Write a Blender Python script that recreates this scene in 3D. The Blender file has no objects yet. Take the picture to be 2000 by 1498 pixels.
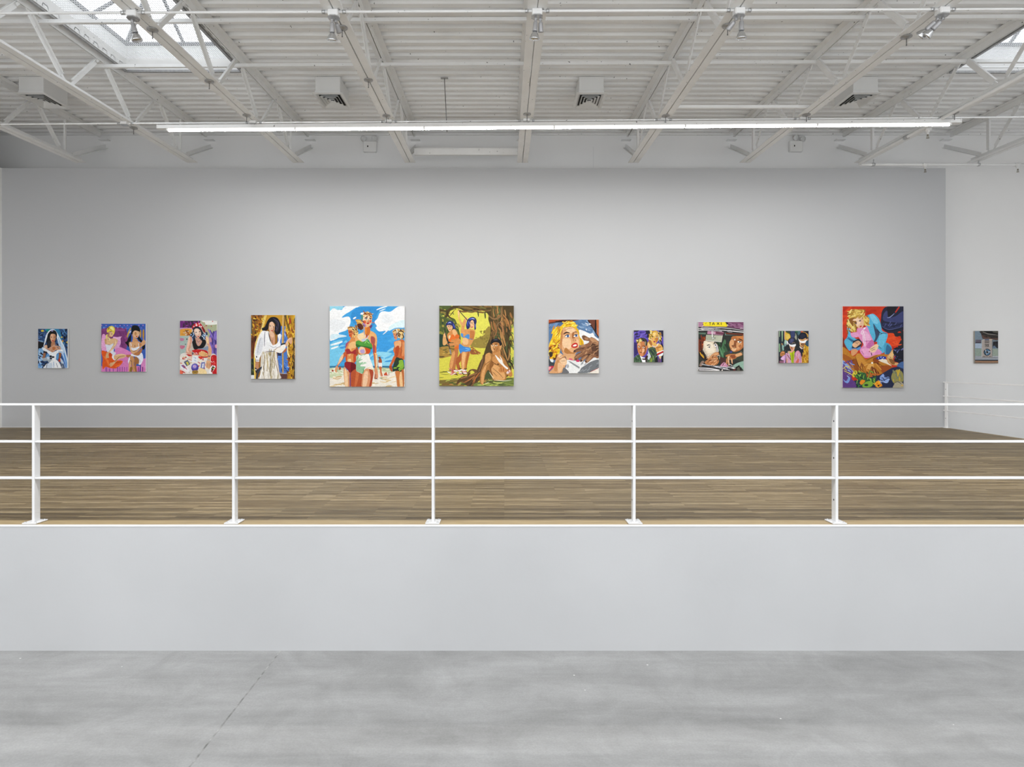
import bpy, math, random
from mathutils import Vector, Matrix
from mathutils.geometry import tessellate_polygon

C = bpy.context.scene.collection
PI = math.pi
CAM_Z = 1.43            # lens height above the upper (wooden) floor
F_PX = 1302.0           # focal length in pixels of the 2000 px wide frame
VX, VY = 985.0, 713.0   # principal point

def X_at(px, y): return (px - VX) * y / F_PX
def Z_at(py, y): return CAM_Z + (VY - py) * y / F_PX

# ---------------------------------------------------------------- materials
def srgb(h):
    h = h.lstrip('#')
    out = []
    for i in (0, 2, 4):
        c = int(h[i:i+2], 16) / 255.0
        out.append(c / 12.92 if c <= 0.04045 else ((c + 0.055) / 1.055) ** 2.4)
    return tuple(out)

def new_mat(name):
    m = bpy.data.materials.new(name); m.use_nodes = True
    nt = m.node_tree
    b = nt.nodes.get('Principled BSDF')
    return m, nt, b

def N(nt, t, **kw):
    n = nt.nodes.new(t)
    for k, v in kw.items():
        if k in n.inputs: n.inputs[k].default_value = v
        else: setattr(n, k, v)
    return n

def ramp(nt, stops):
    r = nt.nodes.new('ShaderNodeValToRGB')
    e = r.color_ramp.elements
    while len(e) > 1: e.remove(e[-1])
    for i, (p, c) in enumerate(stops):
        el = e[0] if i == 0 else e.new(p)
        el.position = p
        el.color = (c[0], c[1], c[2], 1) if not isinstance(c, (int, float)) else (c, c, c, 1)
    return r

def painted(name, col, rough=0.5, var=0.05, scale=3.0, bump=0.0, bscale=60, chips=0.0, metallic=0.0):
    """paint or plain material with a faint procedural mottling"""
    m, nt, b = new_mat(name)
    col = srgb(col) if isinstance(col, str) else col
    tc = N(nt, 'ShaderNodeTexCoord')
    no = N(nt, 'ShaderNodeTexNoise', Scale=scale, Detail=4.0)
    nt.links.new(tc.outputs['Object'], no.inputs['Vector'])
    lo = tuple(c * (1 - var) for c in col); hi = tuple(min(1, c * (1 + var)) for c in col)
    r = ramp(nt, [(0.3, lo), (0.7, hi)])
    nt.links.new(no.outputs['Fac'], r.inputs['Fac'])
    out = r.outputs['Color']
    if chips > 0:
        n2 = N(nt, 'ShaderNodeTexNoise', Scale=22.0, Detail=3.0)
        nt.links.new(tc.outputs['Object'], n2.inputs['Vector'])
        r2 = ramp(nt, [(0.0, 0), (0.74 - chips * .1, 0), (0.76 - chips * .1, 1)])
        nt.links.new(n2.outputs['Fac'], r2.inputs['Fac'])
        mx = N(nt, 'ShaderNodeMix', data_type='RGBA')
        mx.inputs[7].default_value = (0.05, 0.05, 0.05, 1)
        nt.links.new(r2.outputs['Color'], mx.inputs[0]); nt.links.new(out, mx.inputs[6])
        out = mx.outputs[2]
    nt.links.new(out, b.inputs['Base Color'])
    b.inputs['Roughness'].default_value = rough
    b.inputs['Metallic'].default_value = metallic
    if bump > 0:
        n3 = N(nt, 'ShaderNodeTexNoise', Scale=bscale, Detail=3.0)
        nt.links.new(tc.outputs['Object'], n3.inputs['Vector'])
        bp = N(nt, 'ShaderNodeBump', Strength=bump, Distance=0.004)
        nt.links.new(n3.outputs['Fac'], bp.inputs['Height']); nt.links.new(bp.outputs['Normal'], b.inputs['Normal'])
    return m

M = {}
M['white_paint'] = painted('white_paint', (0.80, 0.80, 0.79), .45, .03, 2.5, chips=0.35)
M['steel_white'] = painted('steel_white', (0.83, 0.835, 0.835), .5, .04, 3.0, chips=0.25)
M['rail_white'] = painted('rail_white', (0.66, 0.663, 0.67), .35, .03, 2.0)
M['rail_bright'] = painted('rail_bright', (0.88, 0.88, 0.88), .35, .03, 2.0)
M['deck_white'] = painted('deck_white', (0.835, 0.84, 0.84), .5, .05, 1.2, chips=0.12)
M['wall_white'] = painted('wall_white', (0.86, 0.86, 0.86), .7, .015, 0.6, bump=.08)
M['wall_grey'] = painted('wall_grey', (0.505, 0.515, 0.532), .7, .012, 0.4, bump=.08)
M['ledge_paint'] = painted('ledge_paint', (0.47, 0.475, 0.485), .6, .035, .9, bump=.10, bscale=40)
M['edge_white'] = painted('edge_white', (0.68, 0.68, 0.68), .6, .03, 9)
M['vent_white'] = painted('vent_white', (0.74, 0.745, 0.74), .45, .02, 3)
M['dark'] = painted('dark_cavity', (0.012, 0.012, 0.012), .7, .2, 8)
M['dark_metal'] = painted('dark_metal', (0.18, 0.18, 0.18), .4, .2, 30, metallic=.6)
M['grey_metal'] = painted('grey_metal', (0.36, 0.36, 0.36), .4, .15, 20, metallic=.5)
M['holder_grey'] = painted('holder_grey', (0.40, 0.40, 0.41), .35, .08, 12, metallic=.35)
M['bulb_silver'] = painted('bulb_silver', (0.62, 0.63, 0.64), .2, .05, 14, metallic=.9)
M['zinc'] = painted('zinc', (0.55, 0.56, 0.57), .35, .1, 40, metallic=.8)
M['plastic_white'] = painted('plastic_white', (0.84, 0.84, 0.83), .4, .02, 6)
M['lamp_lens'] = painted('lamp_lens', (0.66, 0.67, 0.67), .15, .08, 40)
M['canvas_white'] = painted('canvas_white', (0.80, 0.79, 0.77), .8, .03, 30, bump=.1, bscale=300)
M['canvas_tan'] = painted('canvas_tan', (0.40, 0.36, 0.30), .85, .06, 30, bump=.1, bscale=300)
M['wood_bar'] = painted('wood_bar', (0.45, 0.33, 0.2), .7, .1, 20)
M['mesh_wire'] = painted('mesh_wire', (0.80, 0.81, 0.83), .5, .05, 20)
M['sky_bar'] = painted('sky_bar', (0.10, 0.105, 0.12), .5, .1, 8)
M['joint'] = painted('joint_filler', (.23, .23, .225), .8, .5, 14)
M['brass'] = painted('brass', (0.30, 0.27, 0.22), .35, .1, 30, metallic=.7)

def make_glow(name, strength):
    m = bpy.data.materials.new(name); m.use_nodes = True
    nt = m.node_tree; nt.nodes.clear()
    o = N(nt, 'ShaderNodeOutputMaterial'); e = N(nt, 'ShaderNodeEmission')
    e.inputs['Color'].default_value = (1.0, 0.985, 0.96, 1); e.inputs['Strength'].default_value = strength
    nt.links.new(e.outputs[0], o.inputs[0]); return m

def make_glass():
    m = bpy.data.materials.new('skylight_glass'); m.use_nodes = True
    nt = m.node_tree; nt.nodes.clear()
    o = N(nt, 'ShaderNodeOutputMaterial'); t = N(nt, 'ShaderNodeBsdfTransparent'); g = N(nt, 'ShaderNodeBsdfGlossy')
    t.inputs['Color'].default_value = (.93, .95, .97, 1); g.inputs['Roughness'].default_value = .05
    mx = N(nt, 'ShaderNodeMixShader'); mx.inputs[0].default_value = .07
    nt.links.new(t.outputs[0], mx.inputs[1]); nt.links.new(g.outputs[0], mx.inputs[2]); nt.links.new(mx.outputs[0], o.inputs[0])
    return m

def make_wood():
    m, nt, b = new_mat('strip_oak_floor')
    tc = N(nt, 'ShaderNodeTexCoord')
    br = N(nt, 'ShaderNodeTexBrick', offset=0.37, offset_frequency=2, squash=1.0)
    br.inputs['Scale'].default_value = 1.0
    br.inputs['Brick Width'].default_value = 0.92; br.inputs['Row Height'].default_value = 0.058
    br.inputs['Mortar Size'].default_value = 0.0012; br.inputs['Mortar Smooth'].default_value = 0.2
    br.inputs['Bias'].default_value = 0.0
    br.inputs['Color1'].default_value = (0.0, 0.0, 0.0, 1); br.inputs['Color2'].default_value = (1, 1, 1, 1)
    br.inputs['Mortar'].default_value = (0.35, 0.35, 0.35, 1)
    nt.links.new(tc.outputs['Object'], br.inputs['Vector'])
    r = ramp(nt, [(0.0, (.108, .074, .036)), (.3, (.152, .110, .055)), (.62, (.196, .146, .076)), (.88, (.255, .193, .105)), (1.0, (.36, .28, .165))])
    # stretched grain, strong along the boards
    mp = N(nt, 'ShaderNodeMapping'); mp.inputs['Scale'].default_value = (0.9, 16.0, 1.0)
    nt.links.new(tc.outputs['Object'], mp.inputs['Vector'])
    g = N(nt, 'ShaderNodeTexNoise', Scale=3.2, Detail=7.0, Roughness=.62)
    nt.links.new(mp.outputs[0], g.inputs['Vector'])
    # mix board tint with grain
    mt = N(nt, 'ShaderNodeMath', operation='MULTIPLY_ADD'); mt.inputs[1].default_value = .74
    gs = N(nt, 'ShaderNodeMath', operation='MULTIPLY_ADD'); gs.inputs[1].default_value = 2.5; gs.inputs[2].default_value = -1.12
    nt.links.new(g.outputs['Fac'], gs.inputs[0])
    nt.links.new(br.outputs['Color'], mt.inputs[0]); nt.links.new(gs.outputs[0], mt.inputs[2])
    nt.links.new(mt.outputs[0], r.inputs['Fac'])
    # big worn patches
    w = N(nt, 'ShaderNodeTexNoise', Scale=.55, Detail=3.0)
    nt.links.new(tc.outputs['Object'], w.inputs['Vector'])
    wr = ramp(nt, [(.35, (.86, .87, .89)), (.68, (1.1, 1.09, 1.07))])
    nt.links.new(w.outputs['Fac'], wr.inputs['Fac'])
    mu = N(nt, 'ShaderNodeMix', data_type='RGBA', blend_type='MULTIPLY'); mu.inputs[0].default_value = 1
    nt.links.new(r.outputs['Color'], mu.inputs[6]); nt.links.new(wr.outputs['Color'], mu.inputs[7])
    nt.links.new(mu.outputs[2], b.inputs['Base Color'])
    b.inputs['Roughness'].default_value = .5
    b.inputs['Specular IOR Level'].default_value = .25
    return m

def make_nosing():
    m, nt, b = new_mat('oak_nosing')
    tc = N(nt, 'ShaderNodeTexCoord')
    mp = N(nt, 'ShaderNodeMapping'); mp.inputs['Scale'].default_value = (1.2, 20.0, 1.0)
    nt.links.new(tc.outputs['Object'], mp.inputs['Vector'])
    g = N(nt, 'ShaderNodeTexNoise', Scale=2.5, Detail=6.0); nt.links.new(mp.outputs[0], g.inputs['Vector'])
    r = ramp(nt, [(.3, (.25, .176, .08)), (.7, (.385, .292, .152))])
    nt.links.new(g.outputs['Fac'], r.inputs['Fac']); nt.links.new(r.outputs['Color'], b.inputs['Base Color'])
    b.inputs['Roughness'].default_value = .5
    return m

def make_concrete():
    m, nt, b = new_mat('polished_concrete')
    tc = N(nt, 'ShaderNodeTexCoord')
    # broad trowel bands stretched across the room
    mp = N(nt, 'ShaderNodeMapping'); mp.inputs['Scale'].default_value = (.3, 1.3, 1.0); mp.inputs['Rotation'].default_value = (0, 0, .05)
    nt.links.new(tc.outputs['Object'], mp.inputs['Vector'])
    a = N(nt, 'ShaderNodeTexNoise', Scale=1.25, Detail=6.0, Roughness=.6, Distortion=.6); nt.links.new(mp.outputs[0], a.inputs['Vector'])
    ar = ramp(nt, [(.32, (.225, .225, .2235)), (.5, (.262, .2625, .261)), (.68, (.305, .306, .305))])
    nt.links.new(a.outputs['Fac'], ar.inputs['Fac'])
    # blotches
    c = N(nt, 'ShaderNodeTexNoise', Scale=2.1, Detail=9.0, Roughness=.68, Distortion=.9); nt.links.new(tc.outputs['Object'], c.inputs['Vector'])
    cr = ramp(nt, [(.3, (.84, .84, .835)), (.5, (.98, .98, .98)), (.72, (1.12, 1.123, 1.127))])
    nt.links.new(c.outputs['Fac'], cr.inputs['Fac'])
    mu = N(nt, 'ShaderNodeMix', data_type='RGBA', blend_type='MULTIPLY'); mu.inputs[0].default_value = 1
    nt.links.new(ar.outputs['Color'], mu.inputs[6]); nt.links.new(cr.outputs['Color'], mu.inputs[7])
    # fine speckle
    s = N(nt, 'ShaderNodeTexNoise', Scale=70.0, Detail=4.0); nt.links.new(tc.outputs['Object'], s.inputs['Vector'])
    sr = ramp(nt, [(.3, (.93, .93, .93)), (.7, (1.06, 1.06, 1.06))]); nt.links.new(s.outputs['Fac'], sr.inputs['Fac'])
    mu2 = N(nt, 'ShaderNodeMix', data_type='RGBA', blend_type='MULTIPLY'); mu2.inputs[0].default_value = 1
    nt.links.new(mu.outputs[2], mu2.inputs[6]); nt.links.new(sr.outputs['Color'], mu2.inputs[7])
    # faint diagonal scuffs
    mp2 = N(nt, 'ShaderNodeMapping'); mp2.inputs['Rotation'].default_value = (0, 0, 1.0); mp2.inputs['Scale'].default_value = (.35, 3.2, 1)
    nt.links.new(tc.outputs['Object'], mp2.inputs['Vector'])
    q = N(nt, 'ShaderNodeTexNoise', Scale=2.0, Detail=8.0, Roughness=.7, Distortion=.4); nt.links.new(mp2.outputs[0], q.inputs['Vector'])
    qr = ramp(nt, [(.3, (.90, .90, .90)), (.5, (1, 1, 1)), (.7, (1.09, 1.09, 1.09))]); nt.links.new(q.outputs['Fac'], qr.inputs['Fac'])
    mu3 = N(nt, 'ShaderNodeMix', data_type='RGBA', blend_type='MULTIPLY'); mu3.inputs[0].default_value = 1
    nt.links.new(mu2.outputs[2], mu3.inputs[6]); nt.links.new(qr.outputs['Color'], mu3.inputs[7])
    mu2 = mu3
    # white flecks
    v = N(nt, 'ShaderNodeTexVoronoi', Scale=3.3); nt.links.new(tc.outputs['Object'], v.inputs['Vector'])
    vr = ramp(nt, [(.0, 1), (.022, 1), (.028, 0)]); nt.links.new(v.outputs['Distance'], vr.inputs['Fac'])
    mx = N(nt, 'ShaderNodeMix', data_type='RGBA'); mx.inputs[7].default_value = (.62, .62, .61, 1)
    nt.links.new(vr.outputs['Color'], mx.inputs[0]); nt.links.new(mu2.outputs[2], mx.inputs[6])
    nt.links.new(mx.outputs[2], b.inputs['Base Color'])
    b.inputs['Roughness'].default_value = .55
    b.inputs['Specular IOR Level'].default_value = .3
    bp = N(nt, 'ShaderNodeBump', Strength=.08, Distance=.004); nt.links.new(s.outputs['Fac'], bp.inputs['Height'])
    nt.links.new(bp.outputs['Normal'], b.inputs['Normal'])
    return m

TUBE = 210.0
M['glow'] = make_glow('lamp_glow_down', TUBE); M['glow_side'] = make_glow('lamp_glow_side', 2.6); M['glass'] = make_glass(); M['wood'] = make_wood(); M['nosing'] = make_nosing(); M['concrete'] = make_concrete()

# ---------------------------------------------------------------- mesh builder
class MB:
    def __init__(s): s.v = []; s.f = []; s.smooth = []
    def add(s, vs, fs, smooth=False):
        o = len(s.v); s.v += [tuple(p) for p in vs]
        s.f += [tuple(i + o for i in f) for f in fs]; s.smooth += [smooth] * len(fs)
    def box(s, x0, x1, y0, y1, z0, z1):
        s.add([(x0,y0,z0),(x1,y0,z0),(x1,y1,z0),(x0,y1,z0),(x0,y0,z1),(x1,y0,z1),(x1,y1,z1),(x0,y1,z1)],
              [(0,3,2,1),(4,5,6,7),(0,1,5,4),(1,2,6,5),(2,3,7,6),(3,0,4,7)]); return s
    def bbox(s, x0, x1, y0, y1, z0, z1, b=.004):
        """box with chamfered edges"""
        xs = [(x0, x0+b), (x1, x1-b)]; ys = [(y0, y0+b), (y1, y1-b)]; zs = [(z0, z0+b), (z1, z1-b)]
        vs = []; idx = {}
        for i in (0, 1):
            for j in (0, 1):
                for k in (0, 1):
                    for ax in range(3):
                        p = [xs[i][0 if ax == 0 else 1], ys[j][0 if ax == 1 else 1], zs[k][0 if ax == 2 else 1]]
                        idx[(i, j, k, ax)] = len(vs); vs.append(p)
        fs = []
        for ax in range(3):
            for e in (0, 1):
                q = []
                for (a, c) in ((0,0),(1,0),(1,1),(0,1)):
                    t = [a, c]; t.insert(ax, e); q.append(idx[(t[0], t[1], t[2], ax)])
                fs.append(q)
        for ax in range(3):
            o1, o2 = [a for a in range(3) if a != ax]
            for a in (0, 1):
                for c in (0, 1):
                    q = []
                    for (e, w) in ((0, o1), (1, o1), (1, o2), (0, o2)):
                        t = [0, 0, 0]; t[o1] = a; t[o2] = c; t[ax] = e
                        q.append(idx[(t[0], t[1], t[2], w)])
                    fs.append(q)
        for i in (0, 1):
            for j in (0, 1):
                for k in (0, 1): fs.append([idx[(i, j, k, a)] for a in range(3)])
        s.add(vs, fs); return s
    def frame_of(s, p0, p1, up=(0, 0, 1)):
        d = (Vector(p1) - Vector(p0)); L = d.length; d.normalize()
        u = Vector(up)
        if abs(d.dot(u)) > .98: u = Vector((0, 1, 0))
        r = d.cross(u).normalized(); u = r.cross(d).normalized()
        return Vector(p0), d, r, u, L
    def prism(s, p0, p1, prof, up=(0, 0, 1), smooth=False, caps=True):
        """sweep a closed 2-D profile (right, up) from p0 to p1"""
        o, d, r, u, L = s.frame_of(p0, p1, up); n = len(prof)
        vs = [o + r * a + u * b for a, b in prof] + [o + d * L + r * a + u * b for a, b in prof]
        fs = [(i, (i+1) % n, n + (i+1) % n, n + i) for i in range(n)]
        s.add(vs, fs, smooth)
        if caps: s.add(vs, [tuple(reversed(range(n))), tuple(range(n, 2*n))])
        return s
    def bar(s, p0, p1, w, h, up=(0, 0, 1)):
        return s.prism(p0, p1, [(-w/2,-h/2),(w/2,-h/2),(w/2,h/2),(-w/2,h/2)], up)
    def tube(s, p0, p1, r, n=12, r1=None):
        o, d, rr, u, L = s.frame_of(p0, p1); r1 = r if r1 is None else r1
        vs = []
        for q, t in ((r, 0), (r1, L)):
            for i in range(n):
                a = 2*PI*i/n; vs.append(o + d*t + rr*(math.cos(a)*q) + u*(math.sin(a)*q))
        s.add(vs, [(i, (i+1) % n, n+(i+1) % n, n+i) for i in range(n)], True)
        s.add(vs, [tuple(reversed(range(n))), tuple(range(n, 2*n))]); return s
    def path(s, pts, r, n=10):
        """tube along a polyline with shared rings"""
        pts = [Vector(p) for p in pts]; rings = []
        for i, p in enumerate(pts):
            a = pts[max(i-1, 0)]; c = pts[min(i+1, len(pts)-1)]
            _, d, rr, u, _ = s.frame_of(a, c)
            rings.append([p + rr*(math.cos(2*PI*k/n)*r) + u*(math.sin(2*PI*k/n)*r) for k in range(n)])
        vs = [q for g in rings for q in g]; fs = []
        for i in range(len(pts)-1):
            for k in range(n): fs.append((i*n+k, i*n+(k+1) % n, (i+1)*n+(k+1) % n, (i+1)*n+k))
        s.add(vs, fs, True); s.add(vs, [tuple(reversed(range(n))), tuple(range((len(pts)-1)*n, len(pts)*n))]); return s
    def lathe(s, o, d, prof, n=20, up=(0, 0, 1)):
        """profile [(distance along d, radius)]"""
        o = Vector(o); d = Vector(d).normalized()
        _, d, rr, u, _ = s.frame_of(o, o + d, up)
        vs = []
        for t, r in prof:
            for i in range(n):
                a = 2*PI*i/n; vs.append(o + d*t + rr*(math.cos(a)*r) + u*(math.sin(a)*r))
        fs = []
        for j in range(len(prof)-1):
            for i in range(n): fs.append((j*n+i, j*n+(i+1) % n, (j+1)*n+(i+1) % n, (j+1)*n+i))
        s.add(vs, fs, True); return s
    def build(s, name, mat, parent=None, fix=True):
        me = bpy.data.meshes.new(name)
        off = Vector((0, 0, 0))
        p = parent
        while p is not None: off += p.location; p = p.parent
        me.from_pydata([tuple(Vector(v) - off) for v in s.v], [], s.f)
        me.polygons.foreach_set('use_smooth', s.smooth)
        if fix:
            import bmesh
            bm = bmesh.new(); bm.from_mesh(me)
            bmesh.ops.remove_doubles(bm, verts=bm.verts, dist=1e-6)
            bmesh.ops.recalc_face_normals(bm, faces=bm.faces)
            bm.to_mesh(me); bm.free()
        me.materials.append(mat); me.update()
        o = bpy.data.objects.new(name, me); C.objects.link(o)
        if parent is not None: o.parent = parent
        return o

def tag(o, label=None, cat=None, group=None, kind=None):
    if label: o['label'] = label
    if cat: o['category'] = cat
    if group: o['group'] = group
    if kind: o['kind'] = kind
    return o

def empty(name, loc, label, cat, group=None):
    o = bpy.data.objects.new(name, None); C.objects.link(o); o.location = loc
    o.empty_display_size = .1
    return tag(o, label, cat, group)

def struct(name, mb, mat, label=None):
    o = mb.build(name, mat); return tag(o, label, None, None, 'structure')

def copy_tree(o, parent=None):
    c = o.copy(); C.objects.link(c)
    if parent is not None: c.parent = parent
    for ch in list(o.children): copy_tree(ch, c)
    return c

# ---------------------------------------------------------------- room
LOW = -1.111; EDGE_Y = 5.93; GREY_Y = 15.26; BACK_Y = 16.1
LEFT_X = -11.5; OPEN_X = 10.1; RIGHT_X = 15.2; FAR_X = -15.0; NEAR_Y = -3.0
GREY_TOP = Z_at(328.5, GREY_Y)
SL = .0215
def deck_z(y): return 6.626 + SL * y
def chord_z(y): return 5.701 + SL * y

struct('floor', MB().box(FAR_X, RIGHT_X, NEAR_Y, BACK_Y, LOW - .2, LOW), M['concrete'])
fl = MB().box(LEFT_X, OPEN_X - .09, EDGE_Y + .21, BACK_Y, -.25, 0.0)
struct('floor_upper', fl, M['wood'])
struct('trim_1', MB().box(LEFT_X, OPEN_X, EDGE_Y + .035, EDGE_Y + .21, -.25, .001), M['nosing'])
struct('trim_2', MB().box(OPEN_X - .09, OPEN_X, EDGE_Y + .21, GREY_Y, -.25, .001), M['nosing'])
struct('wall_front', MB().box(LEFT_X, OPEN_X, EDGE_Y, EDGE_Y + .035, LOW, -.006), M['ledge_paint'])
struct('trim_3', MB().bbox(LEFT_X, OPEN_X, EDGE_Y - .003, EDGE_Y + .038, -.008, .003, .0015), M['edge_white'])
struct('wall_side', MB().box(OPEN_X - .03, OPEN_X, EDGE_Y + .035, GREY_Y, LOW, -.25), M['ledge_paint'])
struct('wall_back', MB().box(FAR_X, RIGHT_X, BACK_Y, BACK_Y + .2, LOW, 7.1), M['wall_white'])
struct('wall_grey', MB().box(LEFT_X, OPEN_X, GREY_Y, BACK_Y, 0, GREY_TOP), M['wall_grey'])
struct('wall_left', MB().box(LEFT_X - .2, LEFT_X, NEAR_Y, GREY_Y, LOW, GREY_TOP), M['wall_white'])
struct('wall_added_left', MB().box(FAR_X, LEFT_X - .2, 5.0, 5.2, LOW, 7.0), M['wall_white'])  # added unseen wall, keeps stray light off the far left back wall
struct('wall_outer', MB().box(FAR_X - .2, FAR_X, NEAR_Y, BACK_Y + .2, LOW, 7.1), M['wall_white'])
struct('wall_added_behind', MB().box(FAR_X, RIGHT_X, NEAR_Y - .2, NEAR_Y, 3.4, 7.1), M['wall_white'])  # added unseen wall; the gap left below it sets the frontal daylight
struct('ceiling_added_side', MB().box(FAR_X, LEFT_X - .2, 2.0, 5.2, deck_z(7), deck_z(7) + .1), M['deck_white'])  # added unseen cover, blocks sky light from above at the left
struct('ceiling_added_front', MB().box(FAR_X, RIGHT_X, NEAR_Y, 2.0, deck_z(2), deck_z(2) + .15), M['deck_white'])  # added unseen roof, narrows the sky opening to dim the front
struct('wall_right', MB().box(RIGHT_X, RIGHT_X + .2, NEAR_Y, BACK_Y + .2, LOW, 7.1), M['wall_white'])
struct('baseboard_back', MB().box(LEFT_X, OPEN_X, GREY_Y - .004, GREY_Y, 0, .018), M['edge_white'])
struct('trim_4', MB().box(X_at(1159, BACK_Y) - .002, X_at(1159, BACK_Y) + .002, BACK_Y - .002, BACK_Y, GREY_TOP, 6.7), M['wall_grey'])
# saw-cut joint in the concrete
jx = X_at(548, EDGE_Y)
struct('trim_5', MB().box(jx - .006, jx + .005, NEAR_Y, EDGE_Y, LOW, LOW + .0012), M['joint'])

# corrugated steel deck, open above the two skylights
SKY = [(-7.0, -4.86, 8.7, 12.34), (8.28, 10.45, 8.7, 12.38)]
DECK_Y0 = 5.2
dk = MB()
pitch = .252; y = DECK_Y0
prof = []
while y < BACK_Y + .05:
    for dy, dz in ((0, 0), (.105, 0), (.13, .078), (.225, .078), (.25, 0)):
        prof.append((y + dy, deck_z(y + dy) + dz))
    y += pitch
xs_all = sorted({FAR_X, RIGHT_X} | {s[0] for s in SKY} | {s[1] for s in SKY})
def cut_prof(pr, a, b):
    out = []
    for (p, q) in zip(pr, pr[1:]):
        lo, hi = max(p[0], a), min(q[0], b)
        if hi <= lo: continue
        def at(t):
            k = (t - p[0]) / max(1e-9, q[0] - p[0]); return (t, p[1] + (q[1] - p[1]) * k)
        if not out: out.append(at(lo))
        out.append(at(hi))
    return out
for xa, xb in zip(xs_all, xs_all[1:]):
    hole = [s for s in SKY if s[0] <= xa + 1e-6 and s[1] >= xb - 1e-6]
    spans = [(DECK_Y0, BACK_Y)] if not hole else [(DECK_Y0, hole[0][2]), (hole[0][3], BACK_Y)]
    for a, b in spans:
        pr = cut_prof(prof, a, b)
        vs = [(xa, p[0], p[1]) for p in pr] + [(xb, p[0], p[1]) for p in pr]; n = len(pr)
        dk.add(vs, [(i, n + i, n + i + 1, i + 1) for i in range(n - 1)])
dko = dk.build('ceiling', M['deck_white']); tag(dko, kind='structure')
sm = dko.modifiers.new('thick', 'SOLIDIFY'); sm.thickness = .012; sm.offset = 1

# ---------------------------------------------------------------- skylights
def skylight(x0, x1, y0, y1, label):
    e = empty('skylight', ((x0+x1)/2, (y0+y1)/2, deck_z((y0+y1)/2)), label, 'skylight', 'skylights in the steel deck')
    zb = lambda yy: deck_z(yy) - .015
    H = .46
    t = .03
    c = MB()
    for (ax, bx, ay, by) in ((x0-t, x0, y0-t, y1+t), (x1, x1+t, y0-t, y1+t), (x0, x1, y0-t, y0), (x0, x1, y1, y1+t)):
        vs = []
        for (px, py) in ((ax, ay), (bx, ay), (bx, by), (ax, by)): vs.append((px, py, zb(py) + .012))
        for (px, py) in ((ax, ay), (bx, ay), (bx, by), (ax, by)): vs.append((px, py, deck_z(py) + H))
        c.add(vs, [(0,3,2,1),(4,5,6,7),(0,1,5,4),(1,2,6,5),(2,3,7,6),(3,0,4,7)])
    c.build('curb', M['white_paint'], e)
    # grey angle round the lower rim
    r = MB()
    z_ = lambda yy: deck_z(yy) - .022
    for (p, q) in (((x0, y0), (x0, y1)), ((x1, y0), (x1, y1)), ((x0, y0), (x1, y0)), ((x0, y1), (x1, y1))):
        r.bar((p[0], p[1], z_(p[1])), (q[0], q[1], z_(q[1])), .045, .04)
    tag(r.build('rim', M['grey_metal'], e), 'dark grey rim angle')
    # expanded security mesh
    zm = lambda yy: deck_z(yy) + .21
    m = MB(); st = .036; wd = .0065
    yy = y0
    k = int((x1 - x0) / st)
    for i in range(k + 1):
        xx = x0 + (x1 - x0) * i / k
        m.bar((xx, y0, zm(y0)), (xx, y1, zm(y1)), wd, wd)
    for i in range(int((y1 - y0) / .06) + 1):
        yy = y0 + .06 * i
        m.bar((x0, yy, zm(yy)), (x1, yy, zm(yy)), .005, .005)
    m.build('security_mesh', M['mesh_wire'], e)
    # hipped frame with rafters and a ridge
    zt = lambda yy: deck_z(yy) + H + .02
    ridge_h = .62; xm = (x0 + x1) / 2; hy = (x1 - x0) / 2
    f = MB(); w = .055
    cs = [(x0, y0), (x1, y0), (x1, y1), (x0, y1)]
    for i in range(4):
        p, q = cs[i], cs[(i+1) % 4]; f.bar((p[0], p[1], zt(p[1])), (q[0], q[1], zt(q[1])), w, w)
    ra, rb = (xm, y0 + hy, zt(y0) + ridge_h), (xm, y1 - hy, zt(y1) + ridge_h)
    f.bar(ra, rb, w, w)
    for cx, cy, rr in ((x0, y0, ra), (x1, y0, ra), (x0, y1, rb), (x1, y1, rb)): f.bar((cx, cy, zt(cy)), rr, w, w)
    nr = 3
    for i in range(nr + 1):
        t_ = i / nr; yy = ra[1] + (rb[1] - ra[1]) * t_
        for cx in (x0, x1): f.bar((cx, yy, zt(yy)), (xm, yy, zt(yy) + ridge_h), w * .8, w * .8)
    f.bar((xm, y1, zt(y1)), rb, w * .8, w * .8)
    tag(f.build('glazing_frame', M['sky_bar'], e), 'dark glazing frame with rafters')
    g = MB()
    A = [(x0, y0, zt(y0)), (x1, y0, zt(y0)), (x1, y1, zt(y1)), (x0, y1, zt(y1))]
    g.add(A + [ra, rb], [(0, 1, 4), (1, 2, 5, 4), (2, 3, 5), (3, 0, 4, 5)])
    tag(g.build('glass', M['glass'], e, fix=False), 'clear glass panes')
skylight(*SKY[0], 'large hipped glass skylight with wire mesh in the ceiling, over the left spotlight')
skylight(*SKY[1], 'glass skylight with wire mesh at the ceiling corner above the sprinkler pipe')

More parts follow.
